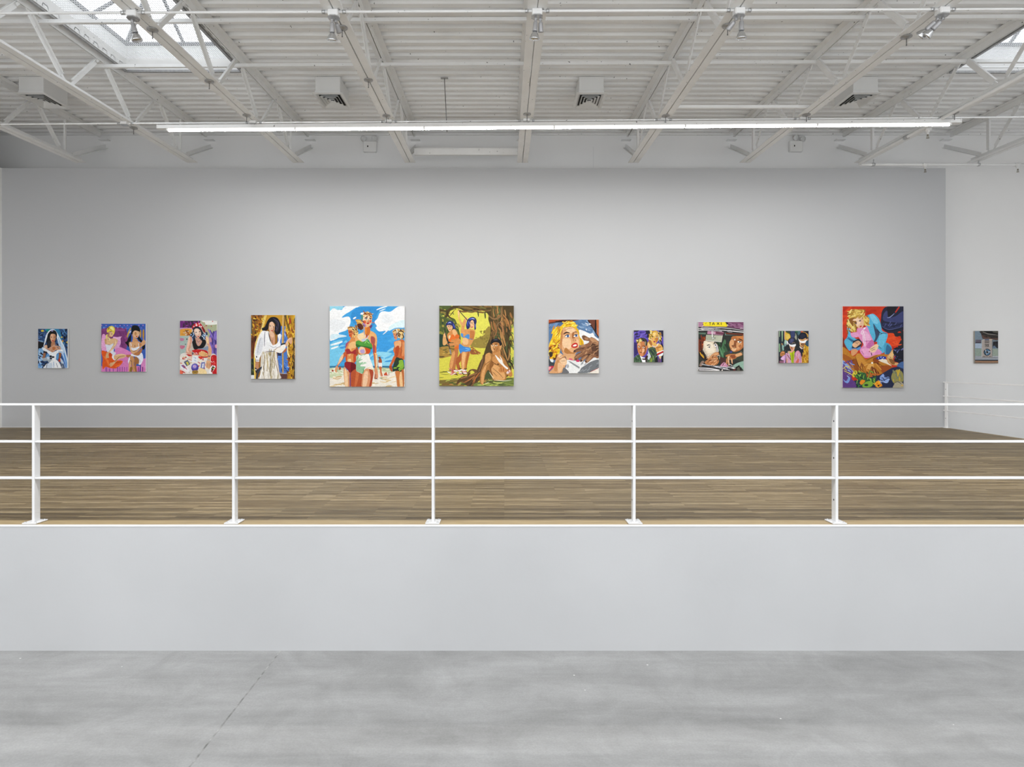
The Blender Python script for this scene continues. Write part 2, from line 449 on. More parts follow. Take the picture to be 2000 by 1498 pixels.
# ---------------------------------------------------------------- roof joists
JX = [-9.62, -7.09, -4.67, -2.14, .41, 2.93, 5.46, 8.07, 10.62]
NUM = ['first', 'second', 'third', 'fourth', 'fifth', 'sixth', 'seventh', 'eighth', 'ninth']
J_END = 15.15; J_Y0 = 5.0
def angle_pair(y0, y1, zf, top, leg=.112, gap=.018, t=.011, vleg=.10):
    """two back-to-back angles along y; zf(y) is the outer flat face"""
    m = MB(); s = -1 if top else 1
    for sd in (-1, 1):
        a, b = sd * gap / 2, sd * (gap / 2 + leg)
        pr = [(a, 0), (b, 0), (b, s * t), (a + sd * t, s * t), (a + sd * t, s * vleg), (a, s * vleg)]
        m.prism((0, y0, zf(y0)), (0, y1, zf(y1)), pr)
    return m
def web_bar(p, q, sx, w=.095):
    """crimped single-angle web: wide middle, pinched ends"""
    p, q = Vector(p), Vector(q); d = (q - p)
    m = MB()
    a, b = p + d * .10, p + d * .90
    c = w * .45
    prof = [(-w/2, -c/2), (w/2, -c/2), (w/2, -c/2 + .008), (-w/2 + .008, -c/2 + .008), (-w/2 + .008, c/2), (-w/2, c/2)]
    m.prism(a, b, prof, up=(1, 0, 0))
    m.bar(p, p + d * .11, w * .5, .016, up=(1, 0, 0)); m.bar(p + d * .89, q, w * .5, .016, up=(1, 0, 0))
    return m
TOPN = [6.0, 7.91, 9.82, 11.73, 13.64]; BOTN = [5.05, 7.0, 8.92, 10.83, 12.73, 14.54]
def joist_bits():
    bits = []
    bits.append(('top_chord', angle_pair(J_Y0, 15.85, lambda y: deck_z(y) - .002, True, .115, .02, .011, .115)))
    bits.append(('bottom_chord', angle_pair(J_Y0, J_END, chord_z, False)))
    for i, t in enumerate(TOPN):
        tz = deck_z(t) - .085
        bits.append(('web_member', web_bar((0, BOTN[i] + .06, chord_z(BOTN[i]) + .07), (0, t - .06, tz), 1)))
        bits.append(('web_member', web_bar((0, t + .06, tz), (0, BOTN[i+1] - .06, chord_z(BOTN[i+1]) + .07), 1)))
    bits.append(('web_post', web_bar((0, 14.62, chord_z(14.6) + .06), (0, 14.62, deck_z(14.6) - .08), 1, .085)))
    br = MB()
    br.prism((0, 14.85, chord_z(14.85) + .10), (0, BACK_Y - .005, 6.715),
             [(-.055, -.045), (.055, -.045), (.055, -.035), (.006, -.035), (.006, .045), (-.006, .045), (-.006, -.035), (-.055, -.035)])
    bits.append(('end_brace', br))
    st = MB().box(-.11, .11, 15.95, BACK_Y - .003, deck_z(15.9) - .135, deck_z(15.9) - .117)
    bits.append(('bearing_plate', st))
    return bits
side_note = ['cut off at the left frame edge', 'passing left of the large skylight', 'crossing the large skylight',
             'with the second spotlight near its top', 'running straight back over the room',
             'right of the middle one', 'carrying the twin-lamp spotlight',
             'with a sprinkler pipe along its underside', 'cut off at the upper right corner']
joists = []
first = None
for i, x in enumerate(JX):
    lab = f'white roof joist, {NUM[i]} from the left, {side_note[i]}'
    if first is None:
        first = empty('roof_joist', (0, 10, 6), lab, 'joist', 'open-web roof joists under the deck')
        for nm, mb in joist_bits(): mb.build(nm, M['steel_white'], first)
        e = first
    else:
        e = copy_tree(first)
        e['label'] = lab
    e.location = (x, 10, 6)
    joists.append(e)

# ---------------------------------------------------------------- bridging, conduits
def yaw_y(px0, y0, px1, y1, X):
    return y0 + (y1 - y0) * (X - px0) / (px1 - px0)
def span(name, X0, X1, yfun, zfun, w, h, label, cat, angle=True):
    m = MB()
    p, q = (X0, yfun(X0), zfun(yfun(X0))), (X1, yfun(X1), zfun(yfun(X1)))
    if angle:
        m.prism(p, q, [(-w/2, 0), (w/2, 0), (w/2, h), (w/2 - .007, h), (w/2 - .007, .007), (-w/2, .007)])
    else:
        m.tube(p, q, w, 12)
    o = m.build(name, M['steel_white']); return tag(o, label, cat)
yA = lambda X: yaw_y(-9.6, 10.26, 10.6, 10.06, X)
yB = lambda X: yaw_y(-9.6, 11.87, 10.6, 11.60, X)
span('bridging_angle', -14.9, 12.5, yA, lambda y: deck_z(y) - .175, .055, .055, 'white bridging angle bar across the joists close above the spotlights', 'bar')
span('bridging_angle', -14.9, 12.5, yB, lambda y: deck_z(y) - .175, .055, .055, 'white bridging angle bar across the joists along the far edge of the skylights', 'bar')
o = span('bridging_angle', JX[5] + .1, JX[6] - .06, lambda X: 11.8, lambda y: chord_z(y) + .02, .05, .05, 'short white bar tying the sixth and seventh joists, just in front of the strip light', 'bar')
o = MB()
o.prism((JX[3] + .12, 14.95, 6.14), (JX[4] - .12, 14.95, 6.14), [(-.04, 0), (.02, 0), (.02, .15), (.012, .15), (.012, .008), (-.04, .008)])
tag(o.build('channel_bar', M['steel_white']), 'white chipped channel bar linking two joist ends above the grey wall', 'bar')
yC = lambda X: yaw_y(-6.5, 12.47, 8.3, 12.17, X)
yS = lambda X: yaw_y(-6.3, 8.40, 6.5, 8.30, X)

def conduit(name, xs, yf, r, label):
    e = empty(name, (xs[0], yf(xs[0]), chord_z(yf(xs[0])) - r), label, 'conduit')
    m = MB()
    for a, b in zip(xs, xs[1:]):
        m.tube((a, yf(a), chord_z(yf(a)) - r - .002), (b, yf(b), chord_z(yf(b)) - r - .002), r, 12)
    m.build('pipe', M['steel_white'], e)
    for jx_ in JX:
        if xs[0] < jx_ < xs[-1]:
            for d in (-.13, .13):
                X = jx_ + d; yy = yf(X); zz = chord_z(yy) - r - .002
                MB().tube((X - .02, yy, zz), (X + .02, yy, zz), r * 1.6, 12).build('connector', M['zinc'], e)
    return e
conduit('electrical_conduit', [-14.9, -9.6, -7.09, -4.67, 0, 5, 12.5], yC, .014, 'thin white conduit running across the joists just above the strip light')
conduit('electrical_conduit', [-9.5, -4.67, 0, 5.46, 9.6], yS, .016, 'white conduit across the joists feeding the row of spotlights near the top')

def octbox(m, x, y, ztop, w, h):
    a = w / 2; c = w * .28
    pr = [(-a + c, -a), (a - c, -a), (a, -a + c), (a, a - c), (a - c, a), (-a + c, a), (-a, a - c), (-a, -a + c)]
    m.prism((x, y, ztop), (x, y, ztop - h), pr, up=(0, 1, 0))

# junction boxes on the strip-light conduit
jb_names = {1: 'left end of the strip light', 2: 'large skylight', 3: 'fourth joist from the left', 4: 'middle joist', 5: 'sixth joist from the left', 6: 'seventh joist from the left', 7: 'joist with the sprinkler pipe'}
for k in range(1, 8):
    X = JX[k]; yy = yC(X) - .02; z = chord_z(yy)
    lab = {1: 'small junction box on the second joist from the left, over the strip light end', 2: 'small junction box over the strip light on the joist crossing the skylight',
           3: 'small junction box over the strip light on the fourth joist from the left', 4: 'small chipped junction box over the strip light on the middle joist',
           5: 'small junction box over the strip light on the sixth joist from the left', 6: 'small junction box over the strip light on the seventh joist from the left',
           7: 'small junction box over the right end of the strip light, beside the sprinkler pipe'}[k]
    e = empty('junction_box', (X, yy, z - .06), lab, 'junction box', 'junction boxes along the strip light')
    m = MB().bbox(X - .062, X + .062, yy - .062, yy + .062, z - .052, z, .008); m.build('box_body', M['steel_white'], e)
    MB().bbox(X - .066, X + .066, yy - .066, yy + .066, z - .058, z - .052, .002).build('cover_plate', M['zinc'], e)

# beam clamps with a rod under the joists
def clamp(k, y, label, rod=.13, flat=False):
    X = JX[k]; z = chord_z(y)
    e = empty('beam_clamp', (X, y, z - rod), label, 'clamp', 'rod clamps under the joists')
    m = MB()
    m.lathe((X, y, z - .001), (0, 0, -1), [(0, .001), (0, .066), (.006, .072), (.016, .07), (.02, .04), (.034, .03), (.034, .001)], 18)
    m.build('clamp_disc', M['grey_metal'], e)
    MB().tube((X, y, z - .02), (X, y, z - rod), .006, 8).tube((X, y, z - rod + .012), (X, y, z - rod), .009, 6).build('threaded_rod', M['dark_metal'], e)
for k, y, lab in ((2, 8.85, 'round clamp with a rod under the skylight joist, just below the spotlight'),
                  (2, 10.55, 'round clamp with a rod half way down the joist crossing the skylight'),
                  (2, 12.08, 'round clamp with a rod on the skylight joist, right at the strip light'),
                  (3, 8.8, 'round clamp with a rod beside the second spotlight from the left'),
                  (3, 10.5, 'round clamp with a rod half way down the fourth joist from the left'),
                  (3, 12.1, 'round clamp with a rod over the strip light on the fourth joist'),
                  (4, 12.02, 'clamp in the slit of the middle joist, just above the strip light'),
                  (5, 8.75, 'flat clamp with a rod beside the empty lamp holder on the sixth joist'),
                  (5, 12.1, 'clamp with a rod over the strip light on the sixth joist'),
                  (6, 9.05, 'clamp with a rod under the twin-lamp spotlight at the right'),
                  (6, 12.05, 'clamp with a rod over the strip light on the seventh joist'),
                  (1, 12.75, 'clamp with a rod on the second joist, behind the left end of the strip light'),
                  (7, 11.95, 'clamp with a rod over the right end of the strip light')):
    clamp(k, y, lab)

# hanger rod from the deck
rx, ry = X_at(868, 12.7), 12.7
e = empty('hanger_rod', (rx, ry, 5.87), 'long thin rod hanging from the deck left of the middle joist', 'rod')
MB().tube((rx, ry, deck_z(ry)), (rx + .05, ry, 5.87), .007, 8).build('threaded_rod', M['dark_metal'], e)
MB().bbox(rx - .07, rx + .07, ry - .03, ry + .03, deck_z(ry) - .012, deck_z(ry) + .002, .003).build('top_plate', M['grey_metal'], e)

# ---------------------------------------------------------------- spotlights
def aim(v): return Vector(v).normalized()
def lampholder(m_h, m_b, o, d, with_bulb=True, s=1.0):
    o = Vector(o); d = aim(d)
    m_h.lathe(o, d, [(0, .001), (0, .020*s), (.012*s, .027*s), (.10*s, .033*s), (.115*s, .036*s), (.115*s, .030*s), (.10*s, .024*s), (.06*s, .001)], 18)
    if with_bulb:
        m_b.lathe(o + d * .105*s, d, [(0, .001), (0, .022*s), (.012*s, .024*s), (.02*s, .028*s), (.045*s, .045*s), (.085*s, .062*s), (.098*s, .066*s), (.106*s, .065*s), (.112*s, .05*s), (.116*s, .001)], 24)
spots = [
    (2, [((-.02, 0, 0), (.22, .1, -1), True)], 'spotlight with one silver reflector bulb hanging in front of the skylight'),
    (3, [((-.03, -.02, 0), (-.06, .25, -1), True), ((.03, .04, 0), (.10, .9, -.55), False)], 'spotlight on the fourth joist with one bulb angled left and one empty holder'),
    (4, [((-.03, -.02, 0), (-.06, .15, -1), True), ((.07, .0, .02), (.06, .35, -1), False)], 'central spotlight with its bulb pointing straight down and an empty holder beside it'),
    (5, [((.05, -.02, 0), (.03, .15, -1), True), ((-.05, .02, 0), (-.5, .55, -.6), False)], 'spotlight on the sixth joist with one bulb and an empty holder tilted left'),
    (6, [((.03, .03, 0), (-.48, .42, -.55), True), ((-.07, .05, -.02), (-.55, .75, -.6), True)], 'twin-lamp spotlight at the right with two bulbs both angled left'),
]
for k, lamps, lab in spots:
    X = JX[k]; yy = yS(X); z = chord_z(yy) - .004
    e = empty('spotlight', (X, yy, z - .1), lab, 'spotlight', 'ceiling spotlights near the top of the view')
    MB().bbox(X - .064, X + .064, yy - .064, yy + .064, z - .082, z, .012).build('junction_box', M['steel_white'], e)
    cp = MB(); octbox(cp, X, yy, z - .082, .142, .012); cp.build('cover_plate', M['grey_metal'] if k == 2 else M['zinc'], e)
    kn = MB(); 
    for off, d, wb in lamps:
        o = Vector((X, yy, z - .092)) + Vector(off)
        st = Vector((X + off[0] * .6, yy + off[1] * .6, z - .09))
        arm = MB(); j = st + Vector((0, 0, -.03)); arm.tube(st, j, .011, 10); o2 = j + aim(d) * .03; arm.tube(j, o2, .012, 10)
        arm.lathe(j + Vector((-.016, 0, 0)), (1, 0, 0), [(0, .001), (0, .017), (.032, .017), (.032, .001)], 14)
        arm.build('swivel_arm', M['holder_grey'], e)
        mh, mb_ = MB(), MB(); lampholder(mh, mb_, o2, d, wb)
        tag(mh.build('lamp_holder', M['holder_grey'], e), None if wb else 'empty lamp holder')
        if wb: tag(mb_.build('reflector_bulb', M['bulb_silver'], e), 'unlit silver reflector bulb')
    if k == 2:
        kn.lathe((X - .028, yy + .028, z - .096), (0, 0, 1), [(0, .001), (0, .019), (.01, .019)], 16)
        kn.lathe((X + .028, yy + .028, z - .096), (0, 0, 1), [(0, .001), (0, .019), (.01, .019)], 16)
        kn.build('knockout_caps', M['zinc'], e)

# ---------------------------------------------------------------- strip light
zl = 5.785
e = empty('strip_light', (0.9, 12.3, zl), 'very long lit strip light hung under the joists in front of the grey wall', 'strip light')
xa, xb = -6.47, 8.31
pa = lambda X, z: (X, yC(X), z)
h = MB(); h.prism(pa(xa, zl + .055), pa(xb, zl + .055), [(-.055, 0), (.055, 0), (.048, .066), (-.048, .066)])
h.build('housing', M['white_paint'], e)
for X in (xa, xb): MB().bbox(X - .012, X + .012, yC(X) - .058, yC(X) + .058, zl + .052, zl + .126, .006).build('end_cap', M['white_paint'], e)
nt_ = 6; L = (xb - xa - .36) / nt_
arc = [(-.033, 0), (-.032, -.014), (-.028, -.026), (-.020, -.034), (.020, -.034), (.028, -.026), (.032, -.014), (.033, 0)]
for i in range(nt_):
    a = xa + .18 + L * i + .008; b = a + L - .016
    m = MB(); m.prism(pa(a, zl + .052), pa(b, zl + .052), arc + [(.02, .004), (-.02, .004)])
    tb = m.build('lamp_tube', M['glow_side'], e)
    tb.data.materials.append(M['glow'])
    for p in tb.data.polygons:
        if p.normal.z < -.95: p.material_index = 1      # the clear underside sends the light down
for i in range(nt_ + 1):
    X = xa + .18 + L * i; MB().bbox(X - .014, X + .014, yC(X) - .045, yC(X) + .045, zl + .014, zl + .058, .004).build('lamp_socket', M['white_paint'], e)
for k in range(2, 8):
    X = JX[k] + (.03 if k < 7 else -.1); MB().tube((X, yC(X) - .05, chord_z(yC(X)) + .01), (X, yC(X) - .05, zl + .11), .004, 8).build('hanger_rod', M['grey_metal'], e)

# ---------------------------------------------------------------- air diffusers
def diffuser(xc, label):
    y0, y1 = 12.57, 13.37; zb = 6.555; w = .57
    e = empty('air_diffuser', (xc, (y0 + y1) / 2, zb), label, 'air diffuser', 'square ceiling air diffusers')
    m = MB().bbox(xc - .235, xc + .235, y0 + .05, y1 - .05, zb + .07, deck_z(y0 + .05) - .001, .006); m.build('duct_box', M['vent_white'], e)
    nk = MB()
    for (p, q, u, v) in ((xc-.24, xc-.232, y0+.045, y1-.045), (xc+.232, xc+.24, y0+.045, y1-.045), (xc-.232, xc+.232, y0+.045, y0+.053), (xc-.232, xc+.232, y1-.053, y1-.045)):
        nk.box(p, q, u, v, zb + .008, zb + .07)
    nk.build('neck', M['vent_white'], e)
    # outer flange as four mitred strips
    fr = MB(); a, b, c, d = xc - w/2, xc + w/2, y0, y1; t = .045
    def ring(mb, a, b, c, d, t, z0, z1):
        """sloping square ring: outer edge at z0, inner at z1"""
        vs = [(a,c,z0),(b,c,z0),(b,d,z0),(a,d,z0),(a+t,c+t,z1),(b-t,c+t,z1),(b-t,d-t,z1),(a+t,d-t,z1)]
        vs += [(p[0], p[1], p[2] + .006) for p in vs]
        fs = []
        for i in range(4):
            j = (i+1) % 4
            fs += [(i, j, 4+j, 4+i), (8+i, 12+i, 12+j, 8+j), (i, 8+i, 8+j, j), (4+i, 4+j, 12+j, 12+i)]
        mb.add(vs, fs)
    ring(fr, a, b, c, d, t, zb + .012, zb + .0); fr.build('flange', M['vent_white'], e)
    bk = MB().box(a + .055, b - .055, c + .055, d - .055, zb + .055, zb + .066); bk.build('throat_shade', M['dark'], e)  # black plate: shade inside the duct put into the colour
    nl = 4
    for i in range(nl):
        s0 = .055 + i * .056
        sx = s0; sy = s0 * (y1 - y0) / w
        lv = MB(); x0_, x1_, y0_, y1_ = xc - w/2 + sx, xc + w/2 - sx, y0 + sy, y1 - sy
        ring(lv, x0_, x1_, y0_, y1_, .028, zb + .002, zb + .034)
        lv.build('louvre_ring', M['vent_white'], e)
    s0 = .055 + nl * .056
    MB().bbox(xc - w/2 + s0 - .012, xc + w/2 - s0 + .012, y0 + s0 * (y1-y0)/w - .012, y1 - s0 * (y1-y0)/w + .012, zb - .0, zb + .012, .003).build('centre_plate', M['vent_white'], e)
diffuser(-8.96, 'white square air diffuser at the far left, between the first two joists')
diffuser(-3.345, 'white square air diffuser right of the large skylight, left of the fourth joist')
diffuser(1.65, 'white square air diffuser just right of the middle joist')
diffuser(6.84, 'white square air diffuser partly hidden by the seventh joist at the right')

# ---------------------------------------------------------------- emergency lights
def emergency(px, py, heads, label):
    y = BACK_Y; X = X_at(px, y); Z = Z_at(py, y)
    e = empty('emergency_light', (X, y, Z - .14), label, 'emergency light', 'two-headed emergency lights')
    MB().bbox(X - .155, X + .155, y - .09, y, Z - .135, Z + .125, .012).build('housing', M['plastic_white'], e)
    MB().box(X - .06, X - .035, y - .093, y - .09, Z - .02, Z + .02).build('test_button', M['dark'], e)
    for hx, hz, ax in heads:
        o = Vector((X + hx, y - .02, Z + .20 + hz)); d = aim((ax, -1, -.25))
        m = MB(); m.lathe(o, d, [(0, .001), (0, .03), (.02, .052), (.07, .066), (.09, .07), (.095, .066)], 22)
        hd = m.build('lamp_head', M['plastic_white'], e)
        ln = MB(); ln.lathe(o + d * .088, d, [(0, .064), (.008, .05), (.012, .001)], 22); ln.build('lens', M['lamp_lens'], hd)
        MB().tube((X + hx * .75, y - .045, Z + .12), (X + hx, y - .045, Z + .19 + hz), .012, 10).build('neck', M['plastic_white'], e)
emergency(723.5, 288, [(-.13, 0, -.25), (.10, .01, .2)], 'two-headed emergency light high on the white wall, left of the middle joists')
emergency(1552.5, 287, [(-.03, .01, .25), (.13, -.02, .45)], 'two-headed emergency light high on the white wall at the right')

# ---------------------------------------------------------------- sprinkler pipes
e = empty('sprinkler_pipe', (8.1, 15.0, 5.9), 'white sprinkler pipe elbowing from the eighth joist along the top of the right wall', 'sprinkler pipe')
zp = 5.935; r = .028
yq = 14.98
xp = X_at(1672, yq) + .02
m = MB()
def under(y): return chord_z(y) - .045
xj = JX[7] - .11
pts = [(xj, 9.0, under(9.0)), (xj, 12.0, under(12.0)), (xj, 14.3, under(14.3)), (xj - .02, 14.7, zp), (xj - .015, 14.85, zp), (xj + .015, 14.95, zp), (xj + .08, 14.99, zp), (xj + .2, yq, zp), (RIGHT_X - .05, yq, zp)]
m.path(pts, r, 14); m.build('pipe', M['steel_white'], e)
hw = MB(); p = Vector((xj, 13.2, under(13.2))); d = aim((0, 1, SL))
hw.tube(p - d * .05, p + d * .05, r * 1.55, 14); hw.tube(p + Vector((0, 0, r)), p + Vector((0, 0, .06)), .012, 8)
hw.build('pipe_clamp', M['zinc'], e)
hw = MB(); hw.tube((xj + .3, yq, zp), (xj + .36, yq, zp), r * 1.4, 14); hw.tube((xj + .33, yq, zp), (xj + .33, yq - .02, zp + .11), .01, 8)
hw.build('pipe_clamp', M['zinc'], e)
hw = MB(); hw.tube((JX[8] + .02, yq, zp), (JX[8] + .06, yq, zp), r * 1.4, 14); hw.tube((JX[8] + .04, yq, zp), (JX[8] + .04, yq, chord_z(yq) + .02), .012, 8)
hw.build('pipe_clamp', M['zinc'], e)
def head(e, X, y, z):
    t = MB(); t.tube((X - .06, y, z), (X + .06, y, z), r * 1.35, 14); t.tube((X, y, z), (X, y, z - .065), r * 1.25, 14); t.tube((X, y, z - .065), (X, y, z - .10), r * .85, 12)
    te = t.build('tee_fitting', M['steel_white'], e)
    s = MB(); s.tube((X, y, z - .10), (X, y, z - .125), .016, 10)
    s.tube((X - .018, y, z - .125), (X - .018, y, z - .165), .004, 6).tube((X + .018, y, z - .125), (X + .018, y, z - .165), .004, 6).tube((X, y, z - .125), (X, y, z - .165), .005, 6)
    s.tube((X, y, z - .165), (X, y, z - .17), .028, 14); s.build('sprinkler_head', M['brass'], e)
head(e, X_at(1807, yq), yq, zp); head(e, X_at(1988, yq), yq, zp)
head(e, xj + .12, 12.72, under(12.72))

# ---------------------------------------------------------------- guard rails
PX = [-4.263, -2.452, -.646, 1.176, 3.010]
PX = [PX[0] - 1.82 * 2, PX[0] - 1.82] + PX + [PX[-1] + 1.83, PX[-1] + 1.83 * 2]
e = empty('guard_rail', (0, 6.05, 0), 'white steel guard rail with three horizontal bars along the edge of the wooden floor', 'railing')
PW, PD = .0245, .078; PY = 6.03
for i, X in enumerate(PX):
    po = MB().bbox(X - PW/2, X + PW/2, PY, PY + PD, .012, 1.080, .003).build('post', M['rail_white'], e)
    pl = MB().bbox(X - .064, X + .064, PY - .055, PY + .105, .003, .014, .003).build('base_plate', M['rail_white'], e)
    for dx in (-.045, .045):
        for dy in (-.035, .082):
            b = MB().lathe((X + dx, PY + dy, .014), (0, 0, 1), [(0, .011), (.005, .011), (.007, .008), (.007, .001)], 8)
            tag(b.build('anchor_bolt', M['zinc'], pl), 'steel anchor bolt')
    if i >= 5:
        for z in (.92, .585, .205):
            b = MB().lathe((X - PW/2 - .0005, PY + PD * .45, z), (-1, 0, 0), [(0, .0085), (.0008, .0085), (.0008, .001)], 12)
            tag(b.build('bolt_hole', M['dark'], po), 'dark bolt hole')
x0, x1 = PX[0] - .3, PX[-1] + .3
for nm, z0, z1 in (('top_rail', 1.0635, 1.080), ('middle_rail', .7275, .7445), ('bottom_rail', .3965, .4125)):
    if nm == 'top_rail':
        MB().bbox(x0, x1, PY - .001, PY + PD + .001, z0, z1 + .001, .003).build(nm, M['rail_white'], e)
    else:
        for a, b in zip([x0] + PX, PX + [x1]):
            MB().bbox(a + PW/2 - .001, b - PW/2 + .001, PY + .004, PY + PD - .004, z0, z1, .003).build(nm, M['rail_white'], e)

e = empty('guard_rail', (OPEN_X - .05, 14, 0), 'white three-bar guard rail beside the floor opening at the far right', 'railing')
X = OPEN_X - .05
for i, y in enumerate((GREY_Y - .10, GREY_Y - 2.7)):
    po = MB().bbox(X - .013, X + .013, y - .04, y + .04, .012, 1.05, .003).build('post', M['rail_bright'], e)
    MB().bbox(X - .045, X + .045, y - .07, y + .07, .001, .013, .003).build('base_plate', M['rail_bright'], e)
    for z in (.88, .555, .22):
        b = MB().lathe((X - .0135, y, z), (-1, 0, 0), [(0, .0085), (.0008, .0085), (.0008, .001)], 12)
        tag(b.build('bolt_hole', M['dark'], po), 'dark bolt hole')
for nm, z in (('top_rail', 1.038), ('middle_rail', .720), ('bottom_rail', .395)):
    MB().bbox(X - .016, X + .016, 12.0, GREY_Y - .005, z - .012, z + .012, .003).build(nm, M['rail_bright'], e)

# ---------------------------------------------------------------- paintings
def paint_material():
    m, nt, b = new_mat('oil_paint')
    at = N(nt, 'ShaderNodeAttribute', attribute_name='paint')
    tc = N(nt, 'ShaderNodeTexCoord')
    mp = N(nt, 'ShaderNodeMapping'); mp.inputs['Scale'].default_value = (1.0, 1.0, 1.6); mp.inputs['Rotation'].default_value = (0, .6, 0)
    nt.links.new(tc.outputs['Object'], mp.inputs['Vector'])
    no = N(nt, 'ShaderNodeTexNoise', Scale=26.0, Detail=3.0, Distortion=.8); nt.links.new(mp.outputs[0], no.inputs['Vector'])
    r = ramp(nt, [(.3, (.88, .88, .88)), (.7, (1.10, 1.10, 1.10))]); nt.links.new(no.outputs['Fac'], r.inputs['Fac'])
    mu = N(nt, 'ShaderNodeMix', data_type='RGBA', blend_type='MULTIPLY'); mu.inputs[0].default_value = 1
    nt.links.new(at.outputs['Color'], mu.inputs[6]); nt.links.new(r.outputs['Color'], mu.inputs[7])
    nt.links.new(mu.outputs[2], b.inputs['Base Color'])
    b.inputs['Roughness'].default_value = .55; b.inputs['Specular IOR Level'].default_value = .2
    return m
M['oil'] = paint_material()

def smooth_closed(pts, k=4):
    n = len(pts); out = []
    for i in range(n):
        p0, p1, p2, p3 = pts[i-1], pts[i], pts[(i+1) % n], pts[(i+2) % n]
        for j in range(k):
            t = j / k
            out.append(tuple(.5*((2*b) + (-a+c)*t + (2*a-5*b+4*c-d)*t*t + (-a+3*b-3*c+d)*t**3) for a, b, c, d in zip(p0, p1, p2, p3)))
    return out
def smooth_open(pts, k=5):
    if len(pts) == 2: return [tuple(a + (b - a) * i / 5 for a, b in zip(*pts)) for i in range(6)]
    q = [pts[0]] + list(pts) + [pts[-1]]; out = []
    for i in range(1, len(q)-2):
        p0, p1, p2, p3 = q[i-1], q[i], q[i+1], q[i+2]
        for j in range(k):
            t = j / k
            out.append(tuple(.5*((2*b) + (-a+c)*t + (2*a-5*b+4*c-d)*t*t + (-a+3*b-3*c+d)*t**3) for a, b, c, d in zip(p0, p1, p2, p3)))
    return out + [pts[-1]]
def clip_unit(poly):
    for ax, lim, sg in ((0, 0, 1), (0, 1, -1), (1, 0, 1), (1, 1, -1)):
        out = []
        for i in range(len(poly)):
            a, b = poly[i-1], poly[i]
            ia, ib = sg*(a[ax]-lim) >= 0, sg*(b[ax]-lim) >= 0
            if ia != ib:
                t = (lim-a[ax])/(b[ax]-a[ax]); out.append((a[0]+(b[0]-a[0])*t, a[1]+(b[1]-a[1])*t))
            if ib: out.append(b)
        poly = out
        if len(poly) < 3: return []
    return poly

class Picture:
    def __init__(s, corners):
        s.c = corners        # crop coords: xl_top, xr_top, xl_bot, xr_bot, y_top, y_bot
        s.v = []; s.f = []; s.col = []; s.layer = 0
    def uv(s, p):
        a, b, c, d, y0, y1 = s.c
        t = (p[1]-y0)/(y1-y0); xl = a+(c-a)*t; xr = b+(d-b)*t
        return ((p[0]-xl)/(xr-xl), t)
    def poly(s, col, pts):
        q = clip_unit([s.uv(p) for p in pts])
        if len(q) < 3: return
        s.layer += 1
        tr = tessellate_polygon([[Vector((a, b, 0)) for a, b in q]])
        o = len(s.v); s.v += [(a, b, s.layer) for a, b in q]
        for t in tr: s.f.append(tuple(i+o for i in t)); s.col.append(col)
    def stroke(s, col, w, pts, taper=True):
        pts = smooth_open(pts) if taper or len(pts) > 2 else pts; n = len(pts); L = []; R = []
        for i, p in enumerate(pts):
            a, b = pts[max(i-1, 0)], pts[min(i+1, n-1)]
            dx, dy = b[0]-a[0], b[1]-a[1]; l = math.hypot(dx, dy) or 1
            k = w/2 * ((.35 + .65*math.sin(PI*(i+.5)/n)) if taper else 1)
            L.append((p[0]-dy/l*k, p[1]+dx/l*k)); R.append((p[0]+dy/l*k, p[1]-dx/l*k))
        s.poly(col, L + R[::-1])
    def ellipse(s, col, cx, cy, rx, ry, rot=0):
        c, q = math.cos(math.radians(rot)), math.sin(math.radians(rot))
        s.poly(col, [(cx+rx*math.cos(a)*c-ry*math.sin(a)*q, cy+rx*math.cos(a)*q+ry*math.sin(a)*c) for a in [2*PI*i/16 for i in range(16)]])
    def daubs(s, seed, n, x0, y0, x1, y1, ln, w, ang, jit, cols):
        R = random.Random(seed)
        for _ in range(n):
            x, y = R.uniform(x0, x1), R.uniform(y0, y1); a = math.radians(ang + R.uniform(-jit, jit)); l = ln*R.uniform(.5, 1.3)
            dx, dy = math.cos(a)*l/2, math.sin(a)*l/2; b = R.uniform(-.25, .25)*l
            s.stroke(R.choice(cols), w*R.uniform(.6, 1.3), [(x-dx, y-dy), (x-dy/l*b, y+dx/l*b), (x+dx, y+dy)])
    def run(s, text):
        for line in text.strip().splitlines():
            t = line.split()
            if not t or t[0] == '//': continue
            k = t[0]
            pt = lambda z: [tuple(float(q) for q in w.split(',')) for w in z]
            if k == 'p': s.poly(srgb(t[1]), smooth_closed(pt(t[2:])))
            elif k == 'P': s.poly(srgb(t[1]), pt(t[2:]))
            elif k == 'l': s.stroke(srgb(t[1]), float(t[2]), pt(t[3:]))
            elif k == 'L': s.stroke(srgb(t[1]), float(t[2]), pt(t[3:]), False)
            elif k == 'e': s.ellipse(srgb(t[1]), *[float(z) for z in ' '.join(t[2:]).replace(',', ' ').split()])
            elif k == 'd': s.daubs(int(t[1]), int(t[2]), *[float(z) for z in t[3:11]], [srgb(z) for z in t[11].split(',')])

